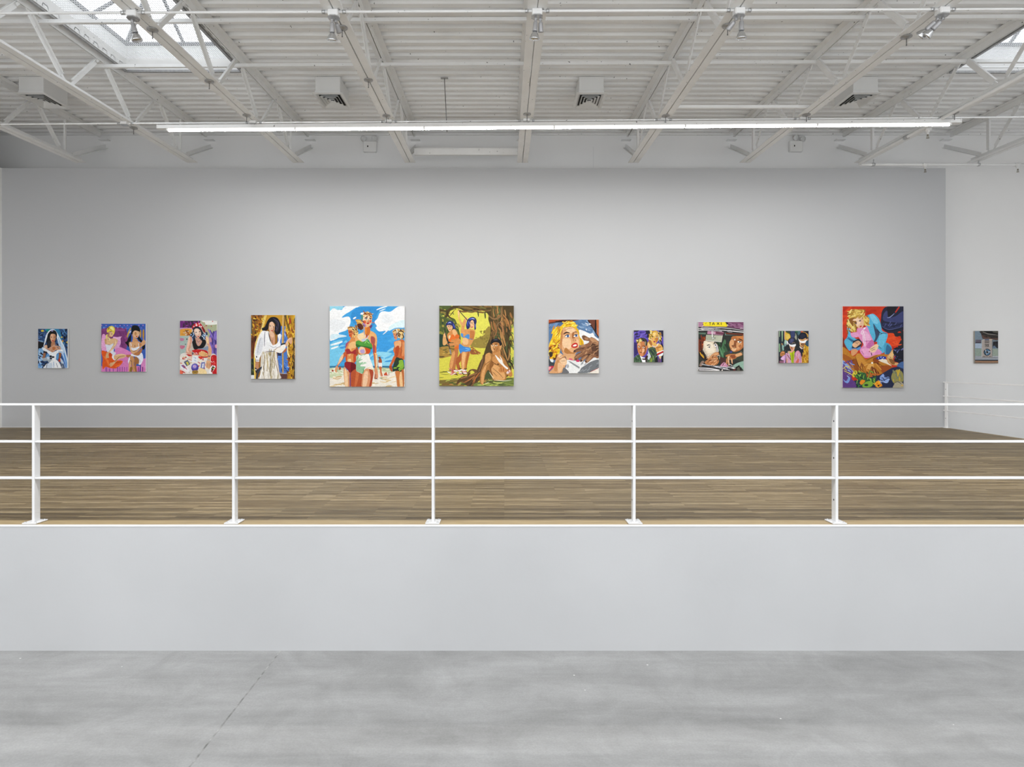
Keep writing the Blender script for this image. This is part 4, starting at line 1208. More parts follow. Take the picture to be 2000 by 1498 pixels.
# women on a beach (large)
painting((635, 590, 8.557), (65, 1318, 85, 1340, 68, 1415), GREY_Y, '''
P #3f9fdc 60,60 1350,60 1350,1080 60,1080
p #2f8bd0 520,100 900,80 860,200 780,420 560,420 420,260
p #3a9ade 860,480 1150,460 1130,760 900,820
p #74c6ea 80,700 360,640 330,900 180,1060 80,1060
p #8fd4ee 780,850 1130,860 1120,1060 800,1060
d 31 40 80 560 1130 1050 150 40 -20 30 #5fb6e6,#4aa6e0,#86cdec,#3c97da
p #eef0f2 65,150 140,100 260,130 330,70 560,65 520,90 420,150 330,200 270,260 380,240 420,300 400,400 350,470 220,520 260,570 120,640 75,600
p #e4e8ec 80,300 260,300 340,360 240,470 90,470
p #8fd0e6 65,70 200,70 290,75 280,110 200,130 130,100 65,150
p #cfe6f0 100,540 240,540 360,570 200,600 100,620
l #eef2f4 34 90,720 200,690 290,660
l #eef2f4 30 100,780 220,740
p #eef0f2 960,150 1080,160 1200,80 1325,70 1325,330 1200,380 1090,440 1000,520 960,540 1010,480 900,490 840,430 860,400 820,330 870,270 900,190
p #d9eef4 1080,400 1200,330 1325,300 1325,420 1180,430 1060,480
p #e6eaee 980,200 1080,220 1150,260 1080,340 950,330
l #e8f0f4 22 850,130 920,100 1030,68
l #e8f0f4 16 900,150 1000,110
l #eef2f4 26 460,280 510,250
l #3a9ade 22 380,180 480,120 520,90
P #2f6f94 80,1068 1340,1066 1340,1110 80,1112
P #3d86a8 80,1085 700,1085 700,1112 80,1112
p #b9cda0 80,1105 340,1105 330,1150 200,1160 80,1160
P #ece6da 80,1150 1345,1110 1345,1420 80,1420
p #c9d4ae 80,1110 330,1110 330,1200 220,1250 80,1260
p #b8c8a0 830,1100 1130,1110 1120,1180 860,1180
d 32 26 90 1120 330 1260 90 20 -8 20 #f2f0e6,#d8dcbc,#a8bc94,#efe8d8
d 33 44 85 1250 1340 1410 120 18 -4 16 #d9bd86,#f4ede0,#e6cfa0,#f4efe6,#cdb07a
d 34 16 840 1120 1130 1190 90 18 -4 16 #f4f2ea,#dfe2c8
p #a64a2c 240,1090 262,1080 270,1125 235,1130
p #a64a2c 115,1140 140,1130 150,1160 115,1160
// back left woman
p #c8693a 385,430 440,420 520,460 500,560 440,600 410,580 385,510
p #b04c2a 390,520 420,510 430,570 405,580
p #e2b878 370,420 420,405 500,425 550,500 545,580 520,620 495,560 480,500 430,470 380,460
l #5a2c14 16 375,440 420,415 500,440 540,500
l #f4e0a0 12 430,430 500,460 530,530
l #6b2a1c 12 505,470 535,560 520,620
d 39 34 455 420 545 590 46 16 55 40 #f4e0a0,#5a2c14,#d0a050,#3c2014,#e8c878
p #c8693a 390,480 440,470 460,520 440,580 405,580 390,530
p #7a2c1c 395,500 420,490 425,500 400,510
e #1c1410 432,498 10 7
p #b01c20 398,548 425,542 420,560 402,562
p #9a4a70 340,740 350,690 410,650 400,730 345,790
p #d68a4c 405,650 440,590 510,600 520,660 520,860 480,980 470,1020 370,1010 345,960 360,880 340,800 360,740
p #e8b87c 400,700 510,660 515,760 440,780 430,880 390,880
p #c04a24 480,860 530,860 520,980 480,1010
p #c04a24 330,790 370,860 365,980 350,980
p #a02a2c 340,800 400,780 440,830 500,790 525,800 520,870 440,860 370,870
p #e8c494 385,960 430,950 440,1000 400,1010
p #c35a2e 310,850 350,820 350,880 280,990 210,1080 180,1110 200,1060 250,940
p #ecc49a 270,900 310,870 290,960 230,1040 210,1060 240,960
p #d89a6c 180,1080 215,1075 225,1120 200,1140 205,1175 170,1160
p #8c1c24 345,1000 470,1010 520,1050 520,1110 430,1190 380,1130 330,1070
p #6a1018 440,1010 520,1060 520,1120 440,1180
p #d8966a 325,1080 380,1150 430,1200 440,1300 440,1420 350,1420 320,1250 315,1140
p #edcba0 335,1110 380,1200 390,1420 350,1420 330,1260
p #7a4a70 415,1200 440,1200 440,1420 420,1420
p #b5502a 440,1180 525,1120 530,1200 530,1420 450,1420 440,1300
// main woman legs
p #b0502a 530,1140 630,1200 640,1420 500,1420 530,1240
p #d8966c 640,1170 700,1110 790,1120 815,1190 800,1300 775,1420 630,1420 625,1300
p #ecc4a0 660,1190 720,1160 720,1300 690,1420 640,1420
p #a8452a 740,1120 810,1150 812,1240 775,1420 745,1420 770,1260
p #c86a3c 530,1150 570,1170 560,1300 520,1420 500,1420
p #efeeea 530,880 620,865 720,860 760,960 800,1060 815,1130 700,1110 650,1150 630,1200 560,1170 525,1140 525,1000
p #8fbf98 530,890 570,885 560,960 600,940 570,1010 640,1010 590,1070 680,1080 660,1120 630,1195 560,1165 525,1130
d 35 12 560 880 680 1060 90 16 -25 20 #8fbf98,#f4f2ee,#a8d0ac,#e8e8e0
l #4a8f5c 14 640,1120 650,1150 630,1200
l #e0d27c 10 700,1100 760,1100 815,1140
p #c8692c 560,790 660,740 740,790 740,860 640,870 570,880 540,830
p #ecc49c 560,790 610,740 660,770 680,850 580,860
p #b8a0d0 590,800 650,790 660,850 600,850
p #c84a1c 680,760 760,790 740,860 690,850
p #a04a2c 515,760 550,770 550,870 525,900
p #e4ac6c 520,560 620,510 660,470 760,480 840,530 865,600 865,700 850,760 800,700 780,740 720,620 620,680 540,640 515,700 500,640
p #f0d6a8 540,550 640,510 680,560 620,640 560,620
p #a85048 770,570 830,600 830,690 790,740 760,640
p #a03c40 660,480 740,490 700,600 680,560
p #c0c8d8 610,620 690,600 730,540 690,640 620,660
p #d86a30 790,690 850,740 860,840 840,900 810,880 800,800
p #a04a50 800,700 830,720 830,830 805,850
p #eab87c 830,850 870,870 880,960 885,1060 870,1130 840,1110 830,1000 815,900
p #c86a34 815,870 840,880 850,1010 850,1110 835,1080
p #e8d0b0 850,900 870,920 875,1050 860,1080
p #d8906a 835,1110 875,1120 890,1200 890,1270 860,1290 830,1280 835,1200
l #4a2a40 10 830,1265 890,1290
l #3c2038 8 850,1200 845,1270
p #4f9a3c 515,660 560,640 620,665 680,640 700,615 740,660 790,730 770,790 700,760 650,735 580,750 540,760 515,720
p #2f6a2c 515,700 600,730 660,735 780,760 765,790 700,765 600,745 530,755
l #8fd070 16 660,690 690,650 710,640
l #a8e088 10 700,660 740,690
l #d8b8c8 10 700,600 740,500
l #d8b8c8 8 650,520 670,620
p #e0862c 640,420 740,400 740,500 660,540 640,480
p #c86c28 690,430 745,400 745,520 700,560
p #a8a0a8 635,420 660,430 660,560 640,500
p #dfb68a 625,240 680,190 760,220 775,300 760,370 720,410 680,420 640,380 610,320
p #f0d8b8 640,240 720,220 720,290 660,290 630,300
p #d85a34 620,320 670,310 680,350 640,360
p #e05038 735,310 765,300 760,340 738,345
p #a878a8 620,340 670,370 680,410 640,390
p #8a4a30 650,262 690,245 705,258 660,270
p #8a4a30 728,262 755,262 772,275 735,272
p #e8e4dc 655,280 680,268 702,280 680,292
p #e8e4dc 732,284 750,275 768,286 750,294
e #2c3c50 680,280 10 10
e #2c3c50 752,284 9 9
l #2a1c18 9 650,276 680,264 706,276
l #2a1c18 8 730,280 752,270 772,282
l #a85c34 10 715,285 720,325 700,330
p #7a3a24 690,328 725,328 712,338
p #c01c24 685,350 715,340 735,350 715,368 695,364
p #d8a060 630,200 680,160 740,175 780,240 775,270 730,215 680,205 640,250
l #7a3820 14 640,210 690,180 730,210
l #f0d890 10 660,175 720,180 770,230
d 37 26 640 165 770 235 60 14 20 40 #f0d890,#8a4a24,#c88a48,#6a3018
d 38 26 510 300 630 450 60 16 50 50 #e8c868,#5a2818,#a86a30,#3c1c14,#f0dc90
p #4a8a80 590,220 620,200 625,290 600,300
l #f4f6f4 26 580,200 640,180
l #f4f6f4 18 600,175 615,215
p #d0a050 500,300 560,290 600,320 620,370 640,420 620,460 560,440 520,400 540,360
p #5a2818 530,370 600,360 635,430 600,460 550,430
l #e8c868 12 520,320 580,330 620,380
l #2c1a18 10 540,400 600,440
p #6a3a70 740,400 780,380 770,430 745,430
l #b06840 12 770,340 820,345
// distant figures
p #a8502c 900,960 940,945 955,1000 945,1020 900,1015
p #6a2c18 895,925 925,915 930,945 905,945
l #b89868 8 885,920 940,912
P #efe8e6 895,1015 955,1015 960,1085 900,1085
p #c86a3c 905,1085 950,1085 950,1150 970,1230 955,1240 930,1160
p #d8a07c 930,1160 950,1240 935,1240 920,1170
p #c8502c 990,1210 1030,1170 1050,1215 1075,1225 1010,1228
l #7a2c18 8 1075,1175 1075,1225
l #4f8a5c 10 920,1270 970,1275
// right woman
p #c86834 1150,670 1220,640 1325,650 1330,960 1180,940 1160,860 1140,800 1160,740
p #e2a874 1170,660 1260,650 1270,740 1200,780 1160,720
p #b0481f 1180,760 1240,740 1220,900 1180,930
l #5a2814 8 1280,680 1285,760 1265,900
p #d88a54 1290,680 1330,690 1330,860 1290,900
p #d08a60 1130,500 1170,480 1200,560 1200,620 1170,625 1150,580
p #ddb878 1120,490 1160,455 1240,445 1300,500 1315,580 1280,620 1220,580 1200,520 1140,520
l #3c2418 16 1125,500 1180,470 1200,530 1180,560
l #3c2418 16 1230,470 1280,520 1310,590 1270,610
l #f4e4b0 12 1210,470 1270,540
d 40 34 1215 465 1310 600 50 16 45 40 #f4e4b0,#3c2418,#c89a54,#5a3820,#e8cc88
e #5a2818 1150,535 8 5
p #a83020 1150,590 1172,585 1168,600
l #f0ece4 16 1190,450 1205,520
p #c86030 1155,900 1190,940 1130,1050 1120,1120 1135,1160 1110,1140 1075,1090 1110,1000
p #a84824 1075,1080 1120,1070 1130,1165 1100,1140
p #24382c 1190,930 1260,940 1300,950 1325,1020 1325,1130 1270,1170 1200,1150 1140,1160 1140,1080
p #86b43a 1240,980 1300,970 1320,1040 1320,1090 1230,1130 1250,1080 1200,1090 1240,1030
d 36 10 1160 1060 1310 1150 60 22 -20 30 #1c2c24,#6a9830,#86b43a
p #c87a40 1180,1160 1270,1170 1270,1290 1260,1420 1220,1420 1200,1270
p #b86834 1280,1170 1325,1140 1330,1420 1290,1420
p #ecc490 1265,1175 1290,1190 1310,1420 1270,1420 1250,1280
''', 'large square painting of women in swimsuits walking on a beach', base='#3f9fdc')

# swamp scene (large)
painting((848, 588, 8.557), (72, 1325, 95, 1340, 75, 1422), GREY_Y, '''
P #d6cf4e 70,70 1345,70 1345,1425 70,1425
P #dcd85a 400,130 930,130 930,620 500,640
p #4c5a2c 70,75 430,75 340,130 240,180 220,300 330,290 400,460 440,620 420,760 330,760 200,780 80,770
d 41 60 80 290 420 760 70 30 60 50 #5c6c34,#37482a,#8a8a3c,#a89a44,#2c4030,#6a7438
p #27402f 80,560 200,600 330,700 330,770 90,770
d 42 20 80 90 330 300 70 24 40 60 #4a5a2c,#8a7a3c,#d6cf4e,#6a7a3c
p #96843c 640,660 760,600 840,560 850,490 930,430 930,760 640,770 610,730
d 43 26 640 500 920 750 50 18 0 90 #8a7a38,#a8944a,#7a6c30
p #a8843c 85,780 330,760 360,830 330,900 200,940 90,950
d 44 16 90 780 330 940 90 14 0 14 #5c5a2c,#c8a850,#4a4024,#8a7a38
p #9a5a30 600,790 640,770 720,830 780,875 620,890
d 45 8 600 790 760 890 50 10 30 20 #6a3c20,#b8844c,#d6cf4e
d 46 16 120 1150 560 1330 130 8 0 6 #3a4020,#4a5028,#5a5a2c
p #7a6a34 85,1330 400,1310 520,1300 500,1425 95,1425
d 47 26 95 1330 700 1420 130 26 -4 12 #7a5a30,#8a9a44,#c08a4c,#4c5a2c,#a8b050
// tree
p #4a3c20 70,130 200,150 280,90 420,75 1330,70 1330,250 1290,500 1280,900 1300,1140 1240,1260 1000,1330 780,1330 760,1200 800,1000 870,760 930,600 935,430 900,310 900,230 830,170 760,150 640,180 520,180 420,130 330,120 260,160 210,270 170,260 190,180 80,170
d 48 26 420 80 1000 180 200 22 8 10 #7a5a30,#5a4a24,#3a2c18,#6a6a38,#8a6a3c
d 49 90 960 120 1300 900 200 26 78 14 #7a5630,#9a6c3c,#3c3018,#5a4c28,#4c5430,#b0824c,#33301c
d 50 40 950 560 1000 1150 160 20 85 10 #5a4424,#3a2c18,#7a5a34
l #8a6a44 30 1110,100 1110,240 1000,300 900,240
l #5f6a40 26 1060,90 1090,180 1040,240
l #7c6444 20 1150,330 1060,380 1030,480
l #b07844 24 1140,220 1230,340 1260,480
l #a8744c 22 1100,330 1140,440 1150,560
l #94643c 22 1010,360 1040,500 1000,600
l #3a2c1c 20 300,290 240,260 200,170
l #3a2c1c 14 250,250 330,150
l #3c4428 20 720,160 735,260
l #4c5430 26 840,180 850,290
d 51 24 1260 420 1335 1080 60 20 60 40 #8a9a40,#c8c850,#3c4a28,#6a7a38
l #2c2418 26 1240,1000 1300,1050 1330,1140
p #5a4024 780,1000 860,900 840,1100 780,1250 700,1420 560,1420 480,1340 380,1400 430,1290 580,1240 700,1180
p #6a4c2c 560,1230 590,1160 660,1135 730,1160 700,1200 640,1160 600,1190 585,1250
l #9a6c44 24 450,1300 620,1240 740,1200
l #a86c3c 22 500,1370 640,1290 740,1210
l #b06a38 26 640,1410 690,1300 770,1190
l #7a5a40 22 820,900 800,1050 740,1210
l #3c2c1c 14 540,1390 660,1290 760,1180
d 52 16 560 1220 880 1410 140 18 -50 20 #8a603c,#5a4428,#b08050,#3c3420
p #4a5430 860,1200 960,1180 1010,1320 860,1330
p #708040 780,1350 1340,1280 1345,1425 700,1425
d 53 34 780 1300 1335 1415 150 18 -2 10 #98a850,#5a5a30,#b08048,#c8d070,#4c5a30
// left woman
p #cf8a4c 215,560 260,510 330,470 380,520 400,600 430,700 390,760 340,790 330,700 270,690 230,640
p #e4b078 300,480 350,480 380,550 340,600 310,560
p #e4d0a0 240,580 270,580 270,650 240,640
p #d8a468 150,560 185,560 200,640 220,700 170,740 140,710
p #e2b27c 170,530 190,530 200,590 165,590
p #cf8c50 370,600 430,640 440,700 340,740 250,750 220,710 330,700 400,680
p #d86a28 345,590 370,555 415,570 410,620 355,625
p #e07028 290,560 330,570 350,640 290,640 275,680 240,670 230,590 250,640
p #d86a20 345,770 400,740 430,770 400,810 345,830
p #e0b080 200,400 250,390 300,400 300,450 280,490 250,510 225,470
p #232a66 195,370 250,330 310,350 340,410 355,460 310,460 290,410 220,400 195,420
l #8fa8f0 12 220,370 270,350
l #4a5fd0 14 310,380 340,450
l #b8c8f0 8 240,350 280,370
l #2a1c14 8 222,420 245,418
l #2a1c14 8 258,420 285,416
e #f0e8e0 234,428 9 5
e #f0e8e0 270,427 9 5
e #1c1c2c 235,428 5 5
e #1c1c2c 270,427 5 5
l #b07840 7 252,430 250,452
p #a83028 245,470 270,468 258,482
L #2c2c34 14 165,450 190,560 230,690 270,830
p #8a8c94 255,800 280,830 290,890 265,870
p #b87040 330,820 400,800 400,900 370,1050 350,1160 300,1170 260,1090 280,960
p #d89a5c 300,870 350,850 330,1000 300,1130 270,1080
p #a85c30 370,960 440,930 420,1040 440,1100 430,1170 380,1100
// second woman
p #d29456 470,480 560,470 620,470 680,500 670,600 640,690 590,760 570,790 480,740 450,720 490,640 440,560
p #e8ba84 480,620 560,630 560,720 480,720
p #c07840 600,500 670,520 650,640 600,620
p #d8985c 440,510 460,400 490,310 540,300 520,380 500,480 560,510 540,540 460,540
p #dba468 385,160 420,170 415,280 450,340 480,390 450,410 410,330 390,240
p #efc890 385,160 405,180 405,270 395,250
p #e0ae78 510,280 540,270 550,310 520,330
L #20222a 12 410,165 500,265 560,330
p #e8b888 600,330 650,310 680,350 670,420 630,460 590,440 580,380
p #232860 530,380 560,300 620,265 680,280 705,340 690,400 695,460 670,480 665,380 640,320 600,340 590,440 550,470 530,430
l #5a70e0 18 580,300 640,290
l #c0d0f8 12 620,285 670,300
l #4a60d0 14 545,340 560,420
l #4a60d0 12 680,380 690,450
l #8898e8 10 570,330 590,390
l #2a1c18 7 603,358 638,362
l #2a1c18 7 650,360 672,358
e #f0e8e0 622,372 10 6
e #f0e8e0 660,370 9 6
e #1c1c2c 625,372 6 6
e #1c1c2c 663,370 6 6
l #b07840 7 645,375 652,405
p #c88a58 600,400 620,440 615,455 598,430
p #b82c24 618,430 645,425 635,442
p #4a8ed0 450,535 480,550 490,600 540,560 585,560 580,635 520,610 460,600 440,560
l #3a6aa8 10 580,630 645,640
p #3f86d2 430,715 500,760 600,780 600,840 530,850 470,860 450,890 420,830 412,760
l #7fc0f0 12 520,790 600,800
l #7fc0f0 8 520,830 590,815
p #cf8a4a 460,860 530,850 600,850 580,960 550,1090 540,1180 500,1190 470,1160 450,1000
p #e8b478 470,880 530,870 510,1040 500,1160 475,1120
p #b0642e 560,860 590,860 565,1000 540,1150 530,1020
p #a85a2c 420,900 455,880 450,1000 380,1060 370,1010
d 54 44 260 1130 550 1230 60 18 20 50 #f2ece8,#d88a7c,#c05a50,#3a3020,#f8f4f0
// man
p #a8743c 850,1000 870,900 920,860 970,880 1080,880 1180,960 1240,1080 1310,1200 1290,1270 1220,1240 1200,1320 1010,1330 960,1240 910,1150 860,1240 830,1390 780,1370 780,1200
p #d29a5c 860,900 930,870 950,960 900,1060 860,1040
p #c88c50 980,940 1080,920 1170,1000 1120,1080 1000,1060
p #dba468 960,1080 1060,1080 1180,1200 1180,1310 1020,1310 940,1180
p #8a5a2c 930,1090 960,1000 1000,1060 960,1140 990,1250 940,1200
p #d8a064 800,1200 850,1090 880,1080 850,1220 830,1380 795,1360
l #4a2c14 10 960,1000 1040,1060 1120,1070
l #6a4420 8 980,1120 1080,1200 1160,1290
l #6a4420 8 980,1180 1060,1260
l #4a2c14 8 860,1060 940,1000
p #c48a50 980,880 990,800 1080,780 1110,840 1110,930 1040,930
p #b87c44 950,700 1010,680 1090,690 1110,740 1100,820 1040,860 1000,870 960,820 945,760
p #dba870 955,740 1000,720 1010,800 990,850 960,810
p #d09a60 1095,740 1130,740 1120,800 1095,810
p #17161a 945,680 970,640 1050,625 1110,660 1130,720 1100,750 1080,700 1000,690 950,730
l #6a6e88 8 990,650 1060,645
l #1a1410 10 955,728 990,735
p #f0e8d8 962,742 990,740 986,752 966,752
e #1a1410 978,746 6 6
l #6a4420 8 995,745 985,785 1000,792
l #1a1410 12 1010,720 1060,715
p #f0e8d8 1020,742 1058,734 1050,750 1024,752
e #1a1410 1042,742 7 7
p #7a3c24 990,800 1020,795 1010,815
l #6a4420 8 1060,780 1040,840
p #efece6 1020,900 1080,950 1140,1010 1180,1070 1240,1120 1220,1140 1150,1080 1080,1010
p #efece6 1100,920 1130,960 1150,1020 1130,1000
e #5a2c18 1072,1052 12 12
p #c88448 1080,1150 1140,1090 1200,1130 1230,1170 1180,1190 1110,1190
l #5a3414 8 1120,1110 1130,1180
l #5a3414 8 1160,1110 1165,1180
p #e8d4d0 1215,1190 1270,1150 1280,1190 1230,1220
l #a83040 12 1240,1150 1265,1200
p #c08448 1240,1090 1310,1200 1300,1260 1230,1230 1280,1180
l #e8ead0 8 1000,1320 1180,1335 1300,1320
l #e8ead0 7 860,1385 920,1360
l #e8ead0 10 930,1190 1000,1300
''', 'large square painting of two women by a swamp and a man behind a tree', base='#d6cf4e')

# frightened blonde with a dark hand
painting((1062, 616, 12.08), (110, 1300, 120, 1302, 98, 1368), GREY_Y, '''
P #54759e 110,98 1302,98 1302,1370 110,1370
d 61 30 120 150 420 520 160 40 -50 20 #5f82ac,#44648e,#7090b8,#4a6c98
d 62 30 770 110 1200 420 120 34 40 40 #5c80ac,#4a6c9a,#6a8cb6,#88a4c4
P #5a2c20 110,98 860,98 700,130 400,150 110,200
P #a84a26 110,98 420,98 270,140 110,170
P #2c1a18 270,130 700,100 520,150 280,170
P #6a3a2a 1040,98 1210,98 1210,360 1100,240
P #1c1614 1210,98 1245,98 1245,420 1200,360
P #b8683c 1240,98 1302,98 1302,500 1255,440
L #2c1c18 22 1040,110 1300,520
p #eceef0 830,340 960,370 1020,400 1100,430 1160,410 1200,480 1260,530 1300,560 1300,640 1020,700 940,660 850,500
d 63 10 980 180 1090 340 60 14 30 30 #dfe6ee,#8aa4c4
p #e8ebee 900,700 1060,610 1060,680 960,720
// hair
p #e6b820 440,210 520,140 640,130 740,170 770,260 800,360 820,420 740,360 690,280 560,270 450,300 400,420 380,600 340,720 390,830 300,980 240,1020 160,1030 130,940 120,700 190,520 220,400 330,290 400,250
d 64 44 180 280 420 720 150 30 -62 14 #f2d83c,#c88a1c,#e8c028,#f6e468,#a8661c
d 65 30 420 140 770 280 90 28 -20 30 #f2d83c,#b8701c,#e8c028,#8a4a18,#f6e468
d 66 40 120 620 380 1020 100 30 -30 60 #c8741c,#f2d83c,#8a4a1c,#e8b020,#5a2c14
p #3a2c24 120,880 190,860 210,940 150,980
p #e2b41c 820,420 860,520 930,600 940,700 860,710 830,560
l #a8761c 14 860,540 900,640 900,700
p #d8a81c 760,300 810,330 840,430 810,450
// face
p #dda878 450,310 560,270 690,280 780,370 830,500 850,640 830,760 780,880 720,910 600,920 480,930 420,840 380,720 390,560 400,420
p #efc9a0 440,560 600,540 640,620 640,760 560,800 460,740
p #c0824e 400,430 450,330 440,560 420,760 470,880 420,840 385,720
p #b5793f 520,760 640,860 740,890 680,920 560,910 480,860
p #e8bd92 700,600 800,560 830,680 800,760 780,640
p #eec8a0 520,300 680,290 740,360 640,420 540,370
p #a4663a 680,400 720,400 700,500 740,520 680,560 660,470
l #9a5c34 10 470,370 580,310 680,300
p #8a5234 450,440 500,400 560,395 610,410 600,425 540,420 480,450
l #2a1c18 24 470,430 530,400 610,412
l #2a1c18 16 720,400 760,388 790,400
p #e8eef2 500,510 540,460 590,455 610,495 570,515
p #e8eef2 705,495 740,460 790,450 800,495 760,505
e #4a72b0 568,487 28 30
e #4a72b0 766,478 26 28
e #101820 568,487 12 13
e #101820 766,478 12 13
l #1a1414 16 490,500 545,455 605,460
l #1a1414 16 700,480 745,450 800,450
l #6a3c24 8 500,530 580,525
p #d49c70 660,560 740,540 770,590 740,620 670,610
l #5a3420 10 685,590 720,575
l #5a3420 10 755,575 755,600
p #c41c1c 650,710 720,650 790,660 800,740 740,765 670,755
p #f4efe8 680,720 720,690 770,685 775,715 720,735
l #8a1018 8 690,740 770,735
p #d29a6c 340,660 390,700 390,790 350,740
l #2a1c18 10 320,690 370,720
p #dca878 470,920 740,910 720,1000 700,1060 560,1060 520,980
// her hand
p #d9a270 330,930 380,890 440,920 500,960 530,1030 560,1130 520,1180 480,1290 400,1360 130,1360 230,1240 280,1060
p #efc9a4 350,930 400,900 440,960 400,1000 340,980
p #eec8a0 380,1060 480,1000 540,1060 540,1150 480,1180 400,1120
p #c48a56 300,1080 360,1060 350,1240 300,1320 240,1280
p #e8bc90 340,1120 460,1180 420,1310 340,1340
l #6a3c20 10 380,980 440,940
l #6a3c20 10 360,1040 500,980 520,1040
l #6a3c20 8 400,1080 520,1070
l #2a1a14 10 500,960 505,1000
p #3c444c 120,1030 250,1120 290,1030 270,1100 230,1210 120,1180
p #e4e8ea 150,1030 230,1050 210,1110 160,1080
p #c42c3c 120,1210 240,1200 180,1270 120,1310
p #e8a0a8 120,1220 180,1220 130,1290
// paper
P #e9ebec 550,1050 830,1080 980,1080 1130,1000 1302,990 1302,1370 480,1370 540,1180
P #8a8e92 570,1080 640,1090 850,1220 840,1260 700,1170
p #a8acb0 560,1150 600,1190 580,1240 540,1230
p #70757a 880,1250 980,1180 1120,1090 1302,1050 1302,1240 1150,1300 1040,1360 800,1360 860,1310
d 67 20 860 1080 1300 1350 110 24 -35 16 #8a9096,#6a7076,#a0a4a8,#5c6268
p #ece6dc 1080,1350 1302,1270 1302,1370 1060,1370
l #c8502c 10 1100,1330 1200,1290 1300,1240
p #6a6c70 440,1330 480,1230 600,1340 560,1370 440,1370
p #d8607c 590,1030 640,1010 700,1060 660,1060
p #c83060 760,1070 820,1040 845,1090 790,1100
// dark hand
p #8a5f44 900,490 960,470 1080,530 1120,510 1200,540 1290,610 1302,620 1302,990 1200,990 1150,1020 1060,1100 1010,1125 970,1090 1000,1020 920,1080 870,1100 850,1060 900,990 860,990 800,1040 740,1070 715,1020 740,950 800,900 880,860 840,860 740,880 695,870 720,820 820,760 920,700 1050,650 1060,600 960,590 920,560
p #b98a64 1080,540 1180,540 1280,620 1260,680 1160,640
p #5a3c2c 1100,660 1220,680 1290,720 1290,960 1180,900 1120,780
d 68 40 900 640 1290 960 110 22 -25 30 #a87c58,#6a4832,#c89a70,#4a3224,#8a6044
p #6f4c36 900,490 960,480 1050,550 1060,600 960,580
p #a87a58 960,520 1040,530 1050,580 980,570
p #a07454 740,950 860,880 900,900 800,990 740,1060 720,1020
p #b08460 880,1060 960,980 1040,940 960,1040 900,1090
p #b08460 980,1090 1060,1010 1140,960 1080,1060 1010,1115
l #33221a 10 720,1010 800,920 960,850
l #33221a 10 870,1000 980,930 1080,900
l #33221a 10 990,1020 1090,930 1180,880
l #3c281e 12 720,830 860,790 960,770
e #2c1e1a 730,840 22 16
e #4a342a 760,1030 16 24
e #4a342a 890,1070 20 24
e #4a342a 1000,1090 20 20
''', 'square painting of a wide-eyed blonde woman and a reaching dark hand', base='#54759e')

